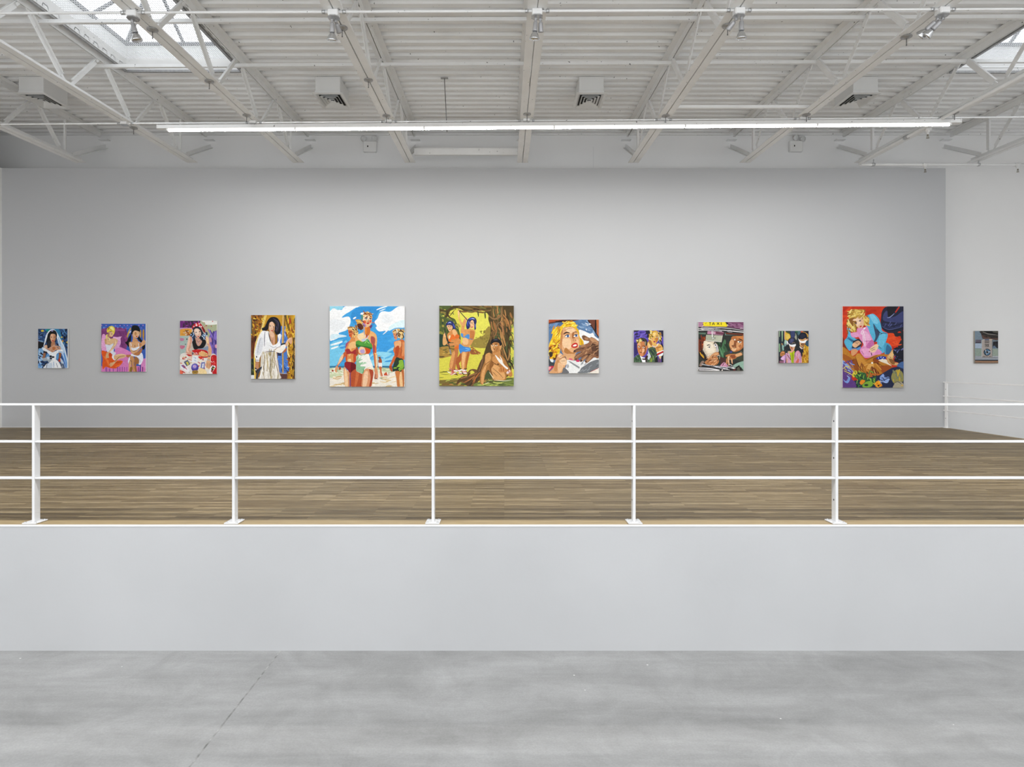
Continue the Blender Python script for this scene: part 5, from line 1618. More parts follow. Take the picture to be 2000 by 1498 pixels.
# couple on purple
painting((1228, 636, 18.27), (165, 1228, 182, 1250, 165, 1310), GREY_Y, '''
P #5a48a8 160,160 1255,160 1255,1315 160,1315
d 71 24 190 200 700 520 160 60 -20 50 #6a58bc,#4c3c94,#7462c4,#3c3080
P #1c1a2a 160,165 360,165 340,200 180,220
p #2a2648 180,330 260,260 330,280 300,320 200,345
p #24203c 255,370 330,380 370,360 390,390 290,410
p #1f1f33 590,180 760,170 760,300 700,420 640,380 660,300 560,320 610,260
p #22203c 1060,170 1230,170 1230,370 1180,380 1140,260
p #322a68 185,620 280,660 330,960 240,1060 190,1080
P #15161e 1150,460 1170,600 1245,760 1250,1310 1180,1310
P #1d2020 700,720 1000,760 1060,1310 780,1310
// woman
p #e0b060 720,540 800,520 960,640 1080,640 1180,720 1220,860 1020,950 960,820 900,760 780,770 700,800 660,640
p #c88a44 960,780 1100,720 1180,760 1060,820 1100,870 1040,900
l #7a4420 16 980,770 1060,790 1150,740
p #e8c480 680,640 760,640 760,780 700,800
p #a86a34 700,560 780,530 840,660 800,720
p #e2b35c 830,260 930,230 1030,260 1070,400 1040,540 960,640 900,660 840,600 800,470
p #c07832 960,420 1050,380 1050,500 990,600 950,520
p #efcf88 850,270 950,250 940,360 870,370
p #d8866a 800,470 850,450 850,530 820,530
p #1c1814 700,420 760,260 860,190 900,220 830,270 800,420 760,520 720,520
p #1c1814 1040,260 1100,220 1170,400 1150,580 1080,620 1060,440
d 72 26 720 190 830 500 70 34 60 40 #e0b83c,#f0dc80,#b8862c,#f6ecb0
d 73 26 1050 230 1160 600 70 32 70 40 #e0b83c,#f0dc80,#a8762c,#8f9a9c
p #d8a82c 840,200 940,175 1030,210 1040,250 940,220 860,260
l #a8b0b8 20 1060,300 1075,460 1030,560
l #2a1810 20 810,350 860,340
l #2a1810 18 960,370 1040,360
p #2a2014 810,380 870,380 870,405 820,410
p #f0ece0 960,410 1020,400 1010,425 965,430
e #201814 990,412 16 14
l #8a4a20 12 935,440 925,530
p #a83058 875,560 910,540 945,560 950,590 905,595
p #e8dcd0 830,700 900,750 980,730 1040,620 1060,660 980,760 880,770
l #c8b8c8 22 830,690 880,740 960,750
p #f2f0ee 1010,960 1180,890 1240,870 1245,900 1100,960 1030,1000
p #b4201c 1020,1000 1120,950 1240,900 1245,950 1130,1010 1020,1060
p #e8eef2 1060,1060 1150,1010 1230,970 1220,1060 1120,1100 1070,1090
p #d8b888 1080,1100 1170,1090 1150,1190 1120,1180
p #6a4a68 1070,1150 1150,1220 1140,1300 1070,1300
l #8f9a9c 26 970,1130 1040,1060
// man
p #3f5a40 190,1150 300,1060 380,1030 460,1140 490,1310 190,1310
p #4a5f4a 690,820 880,770 960,860 1000,1000 940,1240 920,1310 640,1310 700,1000
p #2c4038 720,860 900,850 960,960 900,1060 800,960
p #8a9a3c 780,1120 840,1180 830,1290 790,1290
d 74 16 200 1060 480 1300 110 26 60 30 #5f8060,#2c402c,#6a8a6c,#26342a
d 75 16 720 900 920 1290 140 26 70 20 #5a7a4a,#33483a,#7a9850,#26342c
P #eef0f4 400,1060 470,1120 590,1150 690,1010 700,1100 640,1200 620,1310 490,1310
P #c8d0dc 690,860 740,980 800,1100 720,1230 680,1180 700,1020
l #a8acb8 14 700,1060 780,1120
p #3a1c28 480,1180 580,1170 600,1100 680,1060 690,1120 650,1200 650,1300 600,1290 600,1230 510,1220
p #c47c4c 300,640 350,570 480,560 560,580 600,700 640,700 680,720 650,850 620,960 560,1060 470,1100 400,1060 340,960 300,800
p #e2a878 310,640 400,600 420,720 340,760
p #8a4a28 560,700 610,800 600,960 540,1060 540,900
p #a85a30 400,780 440,800 450,900 400,900 380,860
p #e8b48c 480,840 560,830 560,920 500,960
p #d08858 380,960 500,960 500,1060 430,1080
p #2b2420 270,600 320,480 440,430 570,450 650,540 660,660 620,740 590,640 540,560 400,560 300,640
p #3c3a36 470,440 580,470 620,600 560,560
p #8f8468 560,580 620,580 600,720 570,680
d 76 18 280 480 470 620 70 26 -40 40 #e0c83c,#f4ecb0,#b8942c
l #2a1810 18 320,700 370,720 400,760
p #e8e0d0 330,740 380,740 390,780 340,775
e #241c18 365,758 16 16
l #2a1810 18 470,740 520,720 580,750
p #e8e4d8 490,770 540,755 570,790 510,800
e #2c3430 525,776 20 18
p #d89868 390,860 440,840 440,910 400,910
p #5a2018 390,945 440,955 480,945 460,975 410,970
l #f0d0b0 16 480,920 490,990
p #d08850 640,700 680,710 670,820 630,860
l #5a2c14 10 650,730 660,800
''', 'small painting of an anxious couple against a purple background', base='#5a48a8')

# taxi
painting((1352, 620, 13.03), (158, 1310, 150, 1305, 115, 1358), GREY_Y, '''
P #2c302c 150,110 1312,110 1312,1360 150,1360
P #7a4c6c 158,115 1312,115 1312,310 900,240 158,250
d 81 24 900 130 1300 290 150 30 8 14 #8a5a7c,#6a3c5c,#946888,#5a3450
P #a87c98 158,120 280,120 250,240 158,250
P #e8e4e8 255,215 290,190 290,220 250,225
p #e8d428 290,180 320,115 800,115 880,200 860,232 600,222 300,215
P #e8d428 285,180 330,115 850,115 910,215 860,235 300,218
P #1c1814 845,115 905,130 930,210 905,225
P #e0d8dc 890,160 925,200 905,220
L #1c1c1c 15 430,127 482,127
L #1c1c1c 15 456,122 458,188
L #1c1c1c 15 512,190 540,122
L #1c1c1c 15 540,122 572,190
L #1c1c1c 10 524,168 562,168
L #1c1c1c 15 632,122 690,188
L #1c1c1c 15 690,122 632,188
L #1c1c1c 15 738,122 740,188
L #8a8420 10 330,165 370,130
P #2a2a2c 158,240 640,235 1310,310 1310,380 158,350
L #e2e0e2 22 158,285 500,290 800,320 1310,375
L #a8a8ac 18 230,250 640,255 1000,285
L #e8e6e8 14 158,325 480,325 760,350
L #c8c4c8 14 600,265 900,270 1310,335
L #4a4a4c 10 158,305 700,305 1310,355
d 82 14 160 240 1300 370 170 10 4 4 #f0eef0,#6a6a6e,#1a1a1c,#b8b4b8
P #b8809c 390,345 800,370 780,450 380,420
P #6a3a4c 600,360 830,390 780,440 600,420
P #6a3020 850,390 1310,410 1310,450 860,420
P #5a7464 158,385 350,390 340,430 158,420
P #7a948c 840,380 860,440 1200,455 840,450
d 83 26 660 620 930 1040 200 50 75 20 #2f4a34,#3c5c40,#243828,#4a7450
l #5a8a64 40 690,740 740,900 790,1000
l #46704c 46 830,560 760,780
p #6a2c18 160,560 240,520 300,480 340,560 300,620 290,720 240,900 160,900
d 84 34 160 480 340 900 90 24 60 40 #a84a20,#c8682c,#3c1c14,#7a3418,#2a1814
p #2a1c1c 165,880 280,820 300,960 390,1050 350,1080 240,1040 165,960
l #e0a828 26 190,880 230,960 300,1040
l #e0b848 12 240,930 300,1010
// woman's face
p #dfd0b8 300,600 420,610 560,620 640,700 665,800 665,880 600,880 500,940 440,1010 400,1040 320,940 270,840 280,740
p #ebe0cc 320,640 480,640 540,740 580,850 500,900 380,880
p #b8b4b8 600,680 660,760 650,880 610,860
p #c8bca8 280,740 340,860 400,960 400,1040 310,920
l #1c1818 22 370,720 410,700 465,705
l #1c1818 14 390,770 430,745 470,735
p #f0eeea 415,765 440,745 470,755 450,785 420,785
e #1c1c20 440,762 14 15
l #1c1818 22 540,670 570,640 590,615
p #efecef 560,690 600,670 620,710 590,750 565,720
e #2a3048 592,702 18 20
l #1c1818 12 545,690 590,655 620,670
l #1c1818 10 600,750 600,790
l #6a6458 8 570,850 590,850
l #1c1818 14 280,830 310,920 380,1000
P #b8bca8 355,440 780,460 745,620 340,590
P #a8ac98 365,450 560,460 540,595 350,580
L #f0f0e8 10 340,585 745,622
L #e8e8dc 10 745,620 775,460
P #1c1c1c 775,460 785,460 760,630 745,628
L #e8ecec 20 505,345 510,440 515,540
L #d8dce0 12 545,350 555,430
l #1c1c1e 10 480,510 520,520 560,440
l #1c1c1e 14 540,560 580,500
l #dfe4ec 14 520,545 545,520 560,550
l #1c1c1e 9 570,560 595,510
// hand over mouth
p #b87848 310,1140 400,1060 470,970 560,900 640,880 680,910 670,970 620,990 650,1040 680,1100 660,1160 600,1210 480,1220 360,1200
p #d8a070 470,980 600,890 660,910 640,960 540,1000 470,1040
p #e0ac7c 440,1080 560,1040 620,1080 560,1120 460,1140
d 85 26 380 960 660 1210 120 18 -30 22 #d8a070,#8a4a28,#e4b488,#5a2c18,#c08050
l #2a1814 10 480,1010 600,970 680,960
l #2a1814 10 460,1100 620,1060
l #e8e0d8 12 620,1000 690,960 690,1060
l #1c1614 16 640,1120 690,1000
p #8a7468 180,1200 240,1110 300,1120 270,1190 230,1250 190,1260
// driver
p #b06c3c 985,560 1010,490 1100,470 1250,470 1310,470 1310,720 1240,820 1130,870 1050,870 980,820 940,700 950,640
p #d8a070 960,600 1040,560 1060,700 1000,780 950,720
p #c47c44 1110,480 1310,480 1310,560 1200,560
p #8a5230 1080,600 1140,600 1140,740 1090,760 1060,700
p #d69a68 1130,640 1260,660 1230,780 1140,820
p #e2b488 1000,790 1080,760 1130,800 1080,860 1020,850
p #2a1c18 1045,545 1085,555 1105,575 1060,562
l #1c1614 26 1180,540 1230,560 1290,590
p #e8e8e0 1060,560 1095,545 1100,580 1075,580
p #ece8e0 1150,610 1200,600 1260,630 1200,650
e #181410 1210,625 22 16
l #1c1614 12 1130,600 1180,590 1260,620
p #7a4a30 1000,715 1050,705 1060,745 1030,755
l #2a1c18 8 1075,640 1060,700 1085,720
l #2a1c18 14 1040,780 1110,775
p #a8643c 1180,720 1250,690 1220,780
P #3a4034 830,880 960,850 1100,890 1240,850 1310,900 1310,1150 1100,1080 900,1100 800,960
p #5a5a50 1220,860 1280,880 1310,960 1290,960
p #3f4a8a 955,880 990,855 1020,880 980,905
p #b87444 860,960 960,930 1060,930 1150,920 1240,890 1270,960 1140,1010 1110,1040 1030,1080 1030,1180 1000,1160 980,1080 940,1100 950,1220 920,1240 900,1130 880,1200 860,1180 860,1080 890,1010 850,1000
p #dba878 1100,940 1230,900 1260,950 1140,1000
p #8a4a2c 980,970 1080,960 1100,1030 1010,1040
p #e2b890 900,1010 950,980 940,1080 940,1210 910,1140
p #e2b890 990,1050 1020,1080 1020,1170 1000,1150
p #c88a5c 860,1080 880,1060 890,1180 865,1170
l #2a1814 10 940,1100 960,1000 1010,960
l #2a1814 8 895,1120 900,1040
P #4a2c28 700,1000 850,1040 860,1200 720,1220
p #c88aa8 700,1240 800,1140 840,1160 930,1250 900,1260 780,1260
l #1c1418 14 760,1240 820,1140
l #e8c8d8 10 800,1220 850,1150
p #8fb0a0 1000,1270 1100,1180 1310,1110 1310,1170 1180,1220 1100,1290 1060,1290 990,1330
p #8fb0a0 1200,1220 1280,1160 1310,1230 1310,1350 1260,1290
P #1a1414 1110,1260 1180,1230 1250,1320 1250,1358 1180,1358 1090,1290
P #5a5a4c 1130,1290 1190,1260 1220,1350 1150,1358
P #26262a 150,1260 430,1215 900,1290 1120,1300 1120,1358 150,1358
L #e8e6ea 24 150,1290 430,1300 690,1345
L #c8c8d0 18 230,1190 480,1235 760,1255 1100,1310
L #f0eef0 20 160,1335 420,1340 690,1355
L #d8d8e0 22 560,1250 740,1290 900,1320
L #6a6a70 12 480,1260 760,1300
P #1c1a1c 900,1280 1120,1310 1110,1358 900,1358
P #5a1c18 1040,1300 1110,1310 1090,1358 1040,1358
P #f0e8e0 745,1330 775,1320 770,1358 740,1358
d 86 14 440 1210 1100 1330 150 12 12 6 #f4f2f4,#8a8a90,#2a2a2c
''', 'painting of a man and a frightened woman inside a cab under a yellow taxi sign', base='#2c302c')

# blindfolded pair
painting((1508, 636, 18.27), (220, 1300, 220, 1310, 183, 1335), GREY_Y, '''
P #2a3640 215,180 1315,180 1315,1340 215,1340
d 91 30 220 190 460 1300 300 40 88 6 #3c4a58,#1f2830,#5a7a6c,#26303c,#4a5a50
P #8fb08a 330,190 385,190 370,560 345,560
P #a8c0a0 250,190 275,190 272,400 255,400
P #8ab088 240,640 280,640 290,940 245,940
P #26303a 390,190 440,190 430,620 380,600
P #26303c 275,190 330,190 320,700 290,700
p #e0b090 435,190 475,190 475,480 440,480
p #d4aa30 470,230 560,250 640,330 650,440 560,530 500,520 460,480
p #dcc060 480,330 600,310 620,440 520,480
p #4a5030 470,210 600,230 640,300 540,260
P #38406a 655,190 830,190 790,440 680,440
p #2c3a38 800,220 880,260 920,400 900,520 840,480
p #9a9c8c 830,260 870,360 880,470 850,500 800,410 830,340
p #2f6a48 830,185 930,190 900,240 850,230
P #4a6a74 920,190 1040,190 960,350 900,300
P #34506a 1180,560 1300,540 1300,780 1200,660
p #c8963c 1040,210 1140,220 1240,270 1290,340 1280,420 1240,380 1200,300 1100,240
p #c85a3c 1020,200 1090,190 1080,230 1030,240
P #1c1c2c 1130,190 1300,190 1300,290 1220,240
p #7a9aa0 440,560 490,500 540,560 520,640 470,740 430,680
p #a8c8b0 440,560 490,520 490,640 450,650
p #a8845a 330,620 370,640 390,690 340,700
p #8ab0a8 350,700 420,720 410,880 370,860
l #f0ece0 26 520,550 540,620 530,690
// man
p #191a28 940,420 980,300 1060,240 1170,250 1240,330 1250,440 1220,510 1160,450 1060,490 980,490
p #26283c 1000,330 1100,280 1180,340 1150,430 1020,440
p #c89664 980,480 1080,490 1200,440 1220,520 1180,640 1140,720 1080,770 1010,740 970,620
p #8a5a34 1050,620 1100,610 1160,640 1150,700 1090,720 1040,680
p #dcb48a 980,610 1040,620 1040,700 1000,690
p #efeff2 930,450 990,520 1100,550 1240,490 1220,550 1170,610 1070,620 980,580
e #1c1414 1045,670 18 22
l #5a2c1c 14 1030,730 1090,730
p #d8a070 1250,460 1280,470 1270,530 1240,520
p #e8e0d8 970,720 1040,780 1110,790 1160,720 1140,800 1060,840 990,790
p #c89a28 1160,680 1250,740 1310,800 1315,1340 1060,1340 1060,1180 1100,1000 1120,860
d 92 40 1080 780 1310 1320 160 28 80 12 #dcb440,#8a4a18,#b87c20,#e8c860,#6a2c14,#a8681c
p #1c1e30 960,760 1060,850 1120,830 1080,1050 1050,1140 1000,960 940,880
// woman
p #23262c 560,560 600,470 700,430 800,460 860,560 870,700 830,820 950,900 900,940 820,960 790,880 820,760 820,640 760,600 680,660 620,700 650,800 690,880 600,940 540,990 460,920 410,780 490,730 560,660
p #3c3f60 600,520 700,450 790,490 740,590 650,640
p #4a4e74 680,460 750,480 720,560 660,560
p #25282c 830,560 960,560 980,760 960,880 820,880
d 93 12 420 740 660 960 120 40 60 40 #1c2024,#2e343a,#3a4444
p #e0b490 620,720 700,740 800,740 830,660 790,600 700,640 760,600 830,640 820,740 790,840 760,900 710,910 660,840
p #d8a884 660,740 800,760 790,850 740,900 690,870
p #b87a50 640,740 690,760 680,820 650,790
e #2c1814 705,780 14 24
p #b02838 670,830 705,810 745,830 710,850
p #efeff4 560,600 620,660 700,680 830,660 845,700 800,750 720,755 640,730 600,690
P #eeeef4 510,540 560,560 560,640 520,640
p #d8a084 640,910 740,890 790,870 720,960 660,990
p #c8a890 560,930 620,900 640,990 560,1010
p #b8c820 620,960 700,970 800,900 790,1050 780,1340 700,1340 660,1100
p #94a418 700,980 760,980 770,1340 720,1340
p #c8a0c0 480,980 560,1000 620,990 650,1150 680,1340 510,1340 490,1150
p #d090a8 500,1000 560,1020 640,1180 660,1280 560,1140
p #cf94b4 830,950 930,890 1000,960 1030,1060 1050,1340 790,1340 800,1100
l #6a5a8a 20 860,1040 840,1290
l #7a5a8a 18 1000,1060 1010,1330
d 94 20 820 940 1040 1330 160 26 75 20 #d8a8c8,#b880a8,#c87878,#e0b8d0
p #c86a58 860,1260 960,1180 940,1330 850,1330
l #1c1a24 18 520,1030 600,1130 670,1230
P #1c1e2a 470,1050 495,1060 500,1340 465,1340
p #e09a70 510,1160 540,1200 545,1335 515,1335
p #c08048 280,1010 320,940 400,910 450,960 440,1040 400,1080 300,1090
l #2a1814 12 300,1000 440,1000
l #2a1814 12 300,1045 420,1050
l #e8b078 14 310,970 420,960
p #c898c8 340,1120 440,1050 480,1060 460,1340 380,1340 400,1240 300,1200
p #e0b8e0 320,1160 430,1100 420,1200 350,1230
P #26202c 225,1090 290,1120 280,1330 225,1330
p #8a5a70 270,1260 400,1260 400,1335 270,1335
l #2c2430 12 310,1240 410,1250
''', 'small painting of two blindfolded people in pink and yellow coats', base='#2a3640')

# woman bending over a fallen man
painting((1635, 590, 8.414), (85, 1090, 90, 1095, 68, 1408), GREY_Y, '''
P #c2341c 80,60 1100,60 1100,760 80,760
d 101 40 90 80 760 560 140 50 -30 40 #cc3a1e,#b42c18,#d4441f,#bc3420
P #7a2c1c 85,560 130,640 240,780 85,760
p #23263a 720,260 740,140 830,68 1095,68 1095,440 1000,500 860,510 760,460 715,380
p #1c1c24 830,68 960,68 940,160 840,250 820,200
p #3c4270 760,200 820,140 840,250 960,230 1090,150 1090,320 900,330 760,300
p #2c3156 740,340 900,360 1085,330 1085,400 880,430 740,390
l #8a94c0 14 820,255 870,245 940,185
l #4a5284 14 740,400 860,450 1080,400
l #14151e 12 730,370 880,400 1085,350
l #14151e 10 740,430 870,470 1080,430
d 102 14 740 330 1080 400 60 10 -55 10 #15161e,#5a6294,#4a5080
P #c2341c 950,160 1010,70 1030,80 960,180
p #26262c 930,500 1095,480 1095,760 1000,730 1040,640 1040,560 960,570
p #c2341c 1000,490 1030,480 1050,500 1000,505
p #e04a20 820,530 920,510 960,570 1040,580 1000,700 900,720 810,650
d 103 16 830 540 1020 700 80 30 -10 40 #d8401e,#e4542a,#c8361c
// blue jacket
p #56b0d6 470,240 540,200 600,195 680,270 720,380 740,470 820,510 830,560 800,660 760,840 700,790 640,740 660,660 600,640 560,560 500,450 480,380
p #3a4a68 590,360 640,440 700,500 640,640 600,650 630,560
p #7cc8e6 530,210 600,210 680,320 640,360 580,320
p #6abede 700,520 790,520 790,620 740,740 680,700
p #2c5a80 470,230 510,220 490,260
l #1c2c44 10 590,350 700,500 760,510
l #1c2c44 9 690,540 760,510 820,520
l #1c2c44 8 640,690 730,770
p #4a9cc0 780,680 860,690 900,770 860,850 780,850
p #356a94 820,700 900,780 860,850 800,850
p #56b0d6 160,430 220,440 220,520 300,600 330,610 260,680 240,760 200,800 140,720 115,640 170,560
p #3a78a4 160,560 260,620 300,640 240,660
l #1c2c44 8 150,590 260,640
p #5a90d0 200,760 300,720 390,740 340,800 250,800
P #2c3242 240,760 260,640 350,600 410,640 400,720 320,760
// pink dress
p #df8fc0 330,430 440,420 490,400 540,520 600,650 620,720 740,830 640,880 480,920 420,880 370,790 430,700 380,620 340,570 250,580 220,510 320,490
p #eab0d4 400,470 500,500 560,620 520,660 440,600
p #c86ca8 560,620 600,660 590,760 520,780 480,720
p #e8a4cc 400,780 520,760 640,800 560,880 440,880
p #e09cc8 230,510 330,500 360,560 280,580
l #b05a94 10 430,640 560,640
l #b05a94 10 400,800 440,870
l #f4f0f4 10 420,450 390,510 420,520 440,430
l #f4f0f4 10 420,530 430,640 460,740
l #f4f0f4 9 445,500 455,620 465,720
p #f4f0f4 430,420 470,420 440,450
// face and hair
p #e4b896 250,290 330,240 410,240 440,320 430,390 390,430 340,420 290,370
p #f0d0b4 270,290 350,270 380,340 340,390 290,360
p #d8b658 180,210 220,140 300,115 380,140 440,190 460,240 520,270 525,330 480,390 440,370 430,290 400,240 320,240 250,280 270,380 320,440 300,490 240,480 220,420 160,400 155,330 190,290
d 104 40 180 130 450 260 80 20 -30 40 #ecd888,#b8903c,#e0c468,#8a6428
d 105 34 160 290 310 490 70 22 60 50 #ecd888,#b8903c,#e4cc70,#8a5a24
d 106 18 440 240 525 380 70 20 60 30 #e8cc70,#a87428,#c89040
p #8a5a28 190,280 300,250 250,300 270,390 240,380
p #2c1c1c 250,330 290,380 330,430 300,400
l #2a1c30 12 280,345 315,340
l #2a1c30 12 355,310 390,295
l #4a3c80 8 362,318 388,308
l #4a3c80 8 290,358 318,352
p #c02838 365,400 395,385 400,405 375,415
// hands
p #e4b48c 250,690 320,640 360,640 390,680 340,720 300,750 260,730
l #2a1a18 7 290,660 350,690
l #2a1a18 7 310,650 370,665
e #c0341c 375,688 12 8
p #d89a6c 230,790 290,770 340,800 300,860 240,880
p #efcca8 640,690 680,720 640,800 580,830 530,790 560,740
l #2a1a18 7 540,780 620,740
l #2a1a18 7 560,800 630,770
l #2a1a18 14 560,830 570,880
e #b02838 530,815 12 7
// man in brown
p #b97a28 85,740 180,800 260,890 320,860 370,840 430,900 480,940 600,880 700,860 820,860 800,900 760,960 880,1040 900,1100 760,1200 720,1180 660,1270 560,1230 440,1160 360,1180 280,1140 200,1100 160,980 85,940
p #c98c38 310,880 360,850 470,980 500,1010 420,1060 390,1120 330,1050
p #8f4c1c 240,960 310,940 360,1090 360,1180 300,1140
p #a05a20 90,850 200,900 260,960 180,980 90,920
p #8a4418 600,920 700,900 740,960 680,1000 720,1080 600,980
p #9a4c1c 700,1060 840,1040 900,1080 800,1180 740,1160
p #d8a050 520,1020 600,1000 580,1100 480,1120
p #6a3014 560,1060 640,1100 700,1190 620,1200
l #3a1c10 10 300,900 360,1060 460,1160
l #3a1c10 9 480,960 560,920 660,880
l #3a1c10 9 500,1010 640,1000 760,1060
l #e0b060 12 590,1060 620,1160 660,1220
l #e0b060 10 440,1050 520,1010
l #3a1c10 9 180,970 280,960
l #3a1c10 9 400,1040 430,1120
d 107 16 380 1000 720 1240 120 18 60 30 #d09440,#7a3c18,#b06c24,#5a2810
p #b46428 480,1190 700,1180 680,1270 560,1240
p #2038a0 640,930 700,890 800,900 790,940 720,950 670,940
e #e8ecf4 680,920 8 8
e #e8ecf4 720,905 8 8
e #e8ecf4 760,915 8 8
e #e8ecf4 740,935 8 8
p #e8dcc8 680,950 800,940 840,1000 900,1050 800,1010 720,980
e #f0ece8 575,1000 14 16
p #cc9c60 810,900 860,850 900,790 940,800 940,880 920,950 960,1000 1010,1010 990,1040 900,1030 840,990
p #e4bc80 880,830 930,810 930,880 880,930 840,900
p #8a5c30 850,930 920,950 960,1010 900,1020
p #d8a870 950,1000 1005,1000 1000,1035 960,1030
l #2a1a14 9 860,900 890,920
p #191a28 920,790 980,740 1060,760 1095,810 1095,960 1050,1020 990,990 940,970 960,900 930,860
d 108 18 940 750 1090 960 50 16 -20 50 #3c4270,#14151e,#6a74a8
p #45669c 990,1030 1095,980 1095,1120 1010,1100
// ground
P #232a48 700,1200 900,1080 1000,1060 1095,1100 1095,1408 280,1408 260,1300
p #5c3a80 90,1000 200,1050 250,1150 240,1260 300,1320 300,1408 92,1408
p #86a0d8 90,960 140,990 220,1080 250,1160 180,1130 100,1060
d 109 26 95 980 250 1260 90 18 30 40 #7a94d0,#5c3a80,#c8b838,#4a3070,#a8b8e8,#6a4a90
p #7898d8 100,1270 150,1300 190,1230 215,1260 180,1330 130,1320
l #e0d050 12 95,1100 140,1060 200,1060
l #e8dc60 12 110,1130 200,1170 260,1210
p #d8c840 250,1180 300,1120 330,1170 270,1240
p #2f5a34 290,1210 380,1160 470,1170 500,1250 620,1250 640,1320 560,1400 420,1400 380,1290 320,1260
d 110 50 290 1140 660 1390 60 16 60 50 #3c7a3c,#24422c,#6aa03c,#1c3424,#8abc48
p #7aa83c 420,1360 480,1310 560,1300 590,1350 540,1400 430,1400
e #24422c 480,1365 34 18
p #e08a1c 370,1330 400,1280 460,1290 440,1330 400,1360
p #e89820 620,1360 640,1310 690,1300 730,1340 710,1390 650,1398
d 111 18 615 1300 735 1395 46 16 0 90 #f4b838,#d87818,#f0a828
e #3a2c18 680,1375 18 14
p #8ca8e0 700,1240 760,1180 800,1220 860,1240 830,1330 740,1310
d 112 12 710 1200 860 1330 60 18 40 30 #a8bcec,#6a88c8,#2c3a64
l #1c2240 12 740,1290 850,1250
p #8f8a50 890,1250 920,1150 1000,1110 1070,1150 1090,1230 1080,1310 1000,1300 940,1340
d 113 14 930 1130 1060 1310 90 26 80 20 #a8983c,#c8a838,#7a8068,#6a7060
p #a8a088 920,1390 960,1320 1000,1300 1080,1330 1095,1408 930,1408
l #1c1c24 10 940,1330 1000,1310 1060,1350
e #d8a838 1070,1370 16 10
''', 'tall painting of a blonde in a blue jacket bending over a fallen man', base='#c2341c')

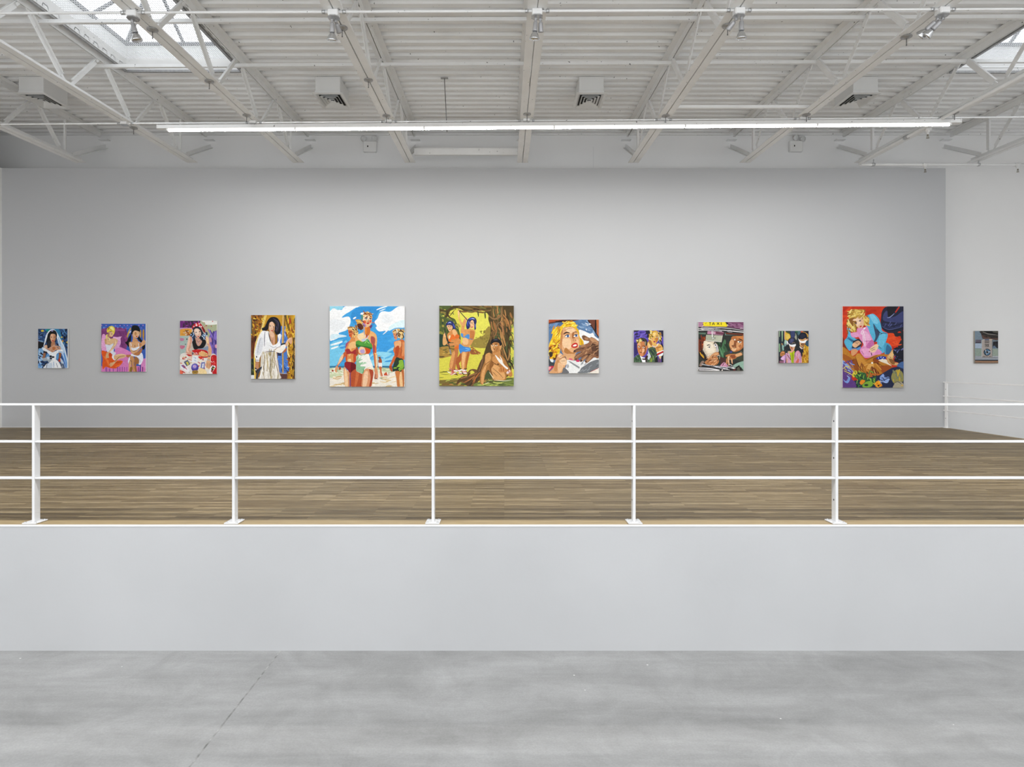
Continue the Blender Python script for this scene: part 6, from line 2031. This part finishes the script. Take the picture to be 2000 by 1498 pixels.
# packet on a ledge
painting((1890, 636, 17.83), (240, 1068, 250, 1062, 183, 1312), BACK_Y, '''
P #7c8a96 235,180 1070,180 1070,1315 235,1315
P #8496a4 240,183 470,183 480,480 240,490
p #3a3634 445,183 1070,183 1070,490 860,480 740,460 540,460 490,380 460,280
p #6a5048 480,220 520,330 640,400 860,430 1065,440 1065,490 880,480 720,450 560,460 500,380
P #8a8680 520,200 700,270 1065,320 1065,345 700,300 520,230
P #1a1a1c 520,185 860,185 860,230 1065,280 1065,300 700,260 520,200
P #54524a 860,190 1065,190 1065,270 900,240
l #121214 22 480,280 560,360 720,410 860,430
d 121 12 540 340 1060 470 120 12 8 6 #7a6058,#2a2422,#5a4640
P #6a6270 275,490 460,490 460,600 275,600
P #2c2a34 265,590 460,590 460,610 265,610
P #b4c4d8 255,620 480,615 480,790 255,790
P #8fa0a0 255,795 1060,795 1060,1060 255,1060
P #98a89c 260,800 480,800 480,1050 260,1050
P #a0aca0 870,810 1055,810 1055,1090 870,1090
P #2e2c30 880,560 1055,540 1055,790 870,790
d 122 10 880 560 1050 780 60 30 40 50 #3c3a40,#242226,#55565e
P #6a7c94 870,740 920,690 1030,790 870,795
P #a8acb4 255,1060 1060,1060 1060,1180 255,1180
L #e0e4e8 10 860,1085 1060,1085
L #4a5060 12 860,1110 1055,1110
P #121420 250,1195 1055,1200 1055,1225 255,1215
P #8a7260 250,1220 1060,1225 1062,1312 255,1312
L #c08a60 16 260,1240 700,1265 1055,1250
P #c0b8b0 490,500 560,470 860,470 850,1110 490,1110
P #b4aaa4 500,510 850,500 845,1100 500,1100
L #e0e0e0 9 490,500 490,1110
L #2c2c34 9 855,500 855,1110
L #5a5a60 10 490,1112 855,1112
P #8488a0 590,470 740,470 740,500 590,500
P #d8c8a8 740,470 840,470 830,500 760,500
P #0e0e10 585,498 748,498 748,518 585,518
P #0e0e10 585,555 748,555 748,585 585,585
L #1a1c20 12 588,632 628,632
L #1a1c20 12 608,632 608,740
L #1a1c20 11 637,740 637,632
L #1a1c20 10 637,634 664,640
L #1a1c20 10 664,640 660,684
L #1a1c20 10 660,684 637,686
L #1a1c20 10 644,686 668,740
L #1a1c20 11 678,632 678,728
L #1a1c20 10 676,734 706,734
L #1a1c20 11 704,632 704,734
L #1a1c20 11 718,632 718,740
L #1a1c20 10 718,636 748,636
L #1a1c20 10 718,684 742,684
L #1a1c20 10 718,736 748,736
L #8a8a98 6 600,775 740,775
e #14181c 675,925 124 124
e #5a84a8 680,925 96 100
P #14181c 610,850 800,930 620,1000
L #e8ecf0 16 610,830 640,900 800,915
L #dfe6ee 14 640,870 645,1000
L #c8d4e0 12 645,1000 740,930 800,925
P #14181c 640,880 710,920 650,970
L #1a1a1e 14 515,1078 620,1078
L #1a1a1e 14 640,1078 705,1078
L #1a1a1e 14 730,1078 820,1078
''', 'small painting of a cigarette pack on a ledge, on the white wall at the right', side='canvas_tan', base='#7c8a96')

# ---------------------------------------------------------------- light and camera
w = bpy.data.worlds.new('World'); bpy.context.scene.world = w; w.use_nodes = True
bg = w.node_tree.nodes['Background']
bg.inputs['Color'].default_value = (.965, .985, 1.0, 1); bg.inputs['Strength'].default_value = 2.5

# a second row of strip lamps parallel to the visible one, over the lower floor
ld = bpy.data.lights.new('strip_lamps', 'AREA'); ld.shape = 'RECTANGLE'; ld.size = 22; ld.size_y = .1; ld.energy = 580
ld.color = (1, 1, 1)
lo = bpy.data.objects.new('strip_lamps', ld); C.objects.link(lo); lo.location = (-1.2, 3.8, 5.7); lo.rotation_euler = (math.radians(8), 0, 0)

cam = bpy.data.cameras.new('camera'); co = bpy.data.objects.new('camera', cam); C.objects.link(co)
co.location = (0, 0, CAM_Z); co.rotation_euler = (PI/2, 0, 0)
cam.sensor_width = 36; cam.sensor_fit = 'HORIZONTAL'; cam.lens = 36 * F_PX / 2000
cam.shift_x = (1000 - VX) / 2000; cam.shift_y = (VY - 749) / 2000
cam.clip_end = 200
sc = bpy.context.scene; sc.camera = co
sc.view_settings.view_transform = 'Standard'; sc.view_settings.look = 'None'
sc.view_settings.gamma = 1; sc.view_settings.use_curve_mapping = False
sc.view_settings.exposure = 0.05
sc.cycles.use_denoising = True
sc.cycles.max_bounces = 10; sc.cycles.diffuse_bounces = 7; sc.cycles.transparent_max_bounces = 8
sc.cycles.sample_clamp_indirect = 6
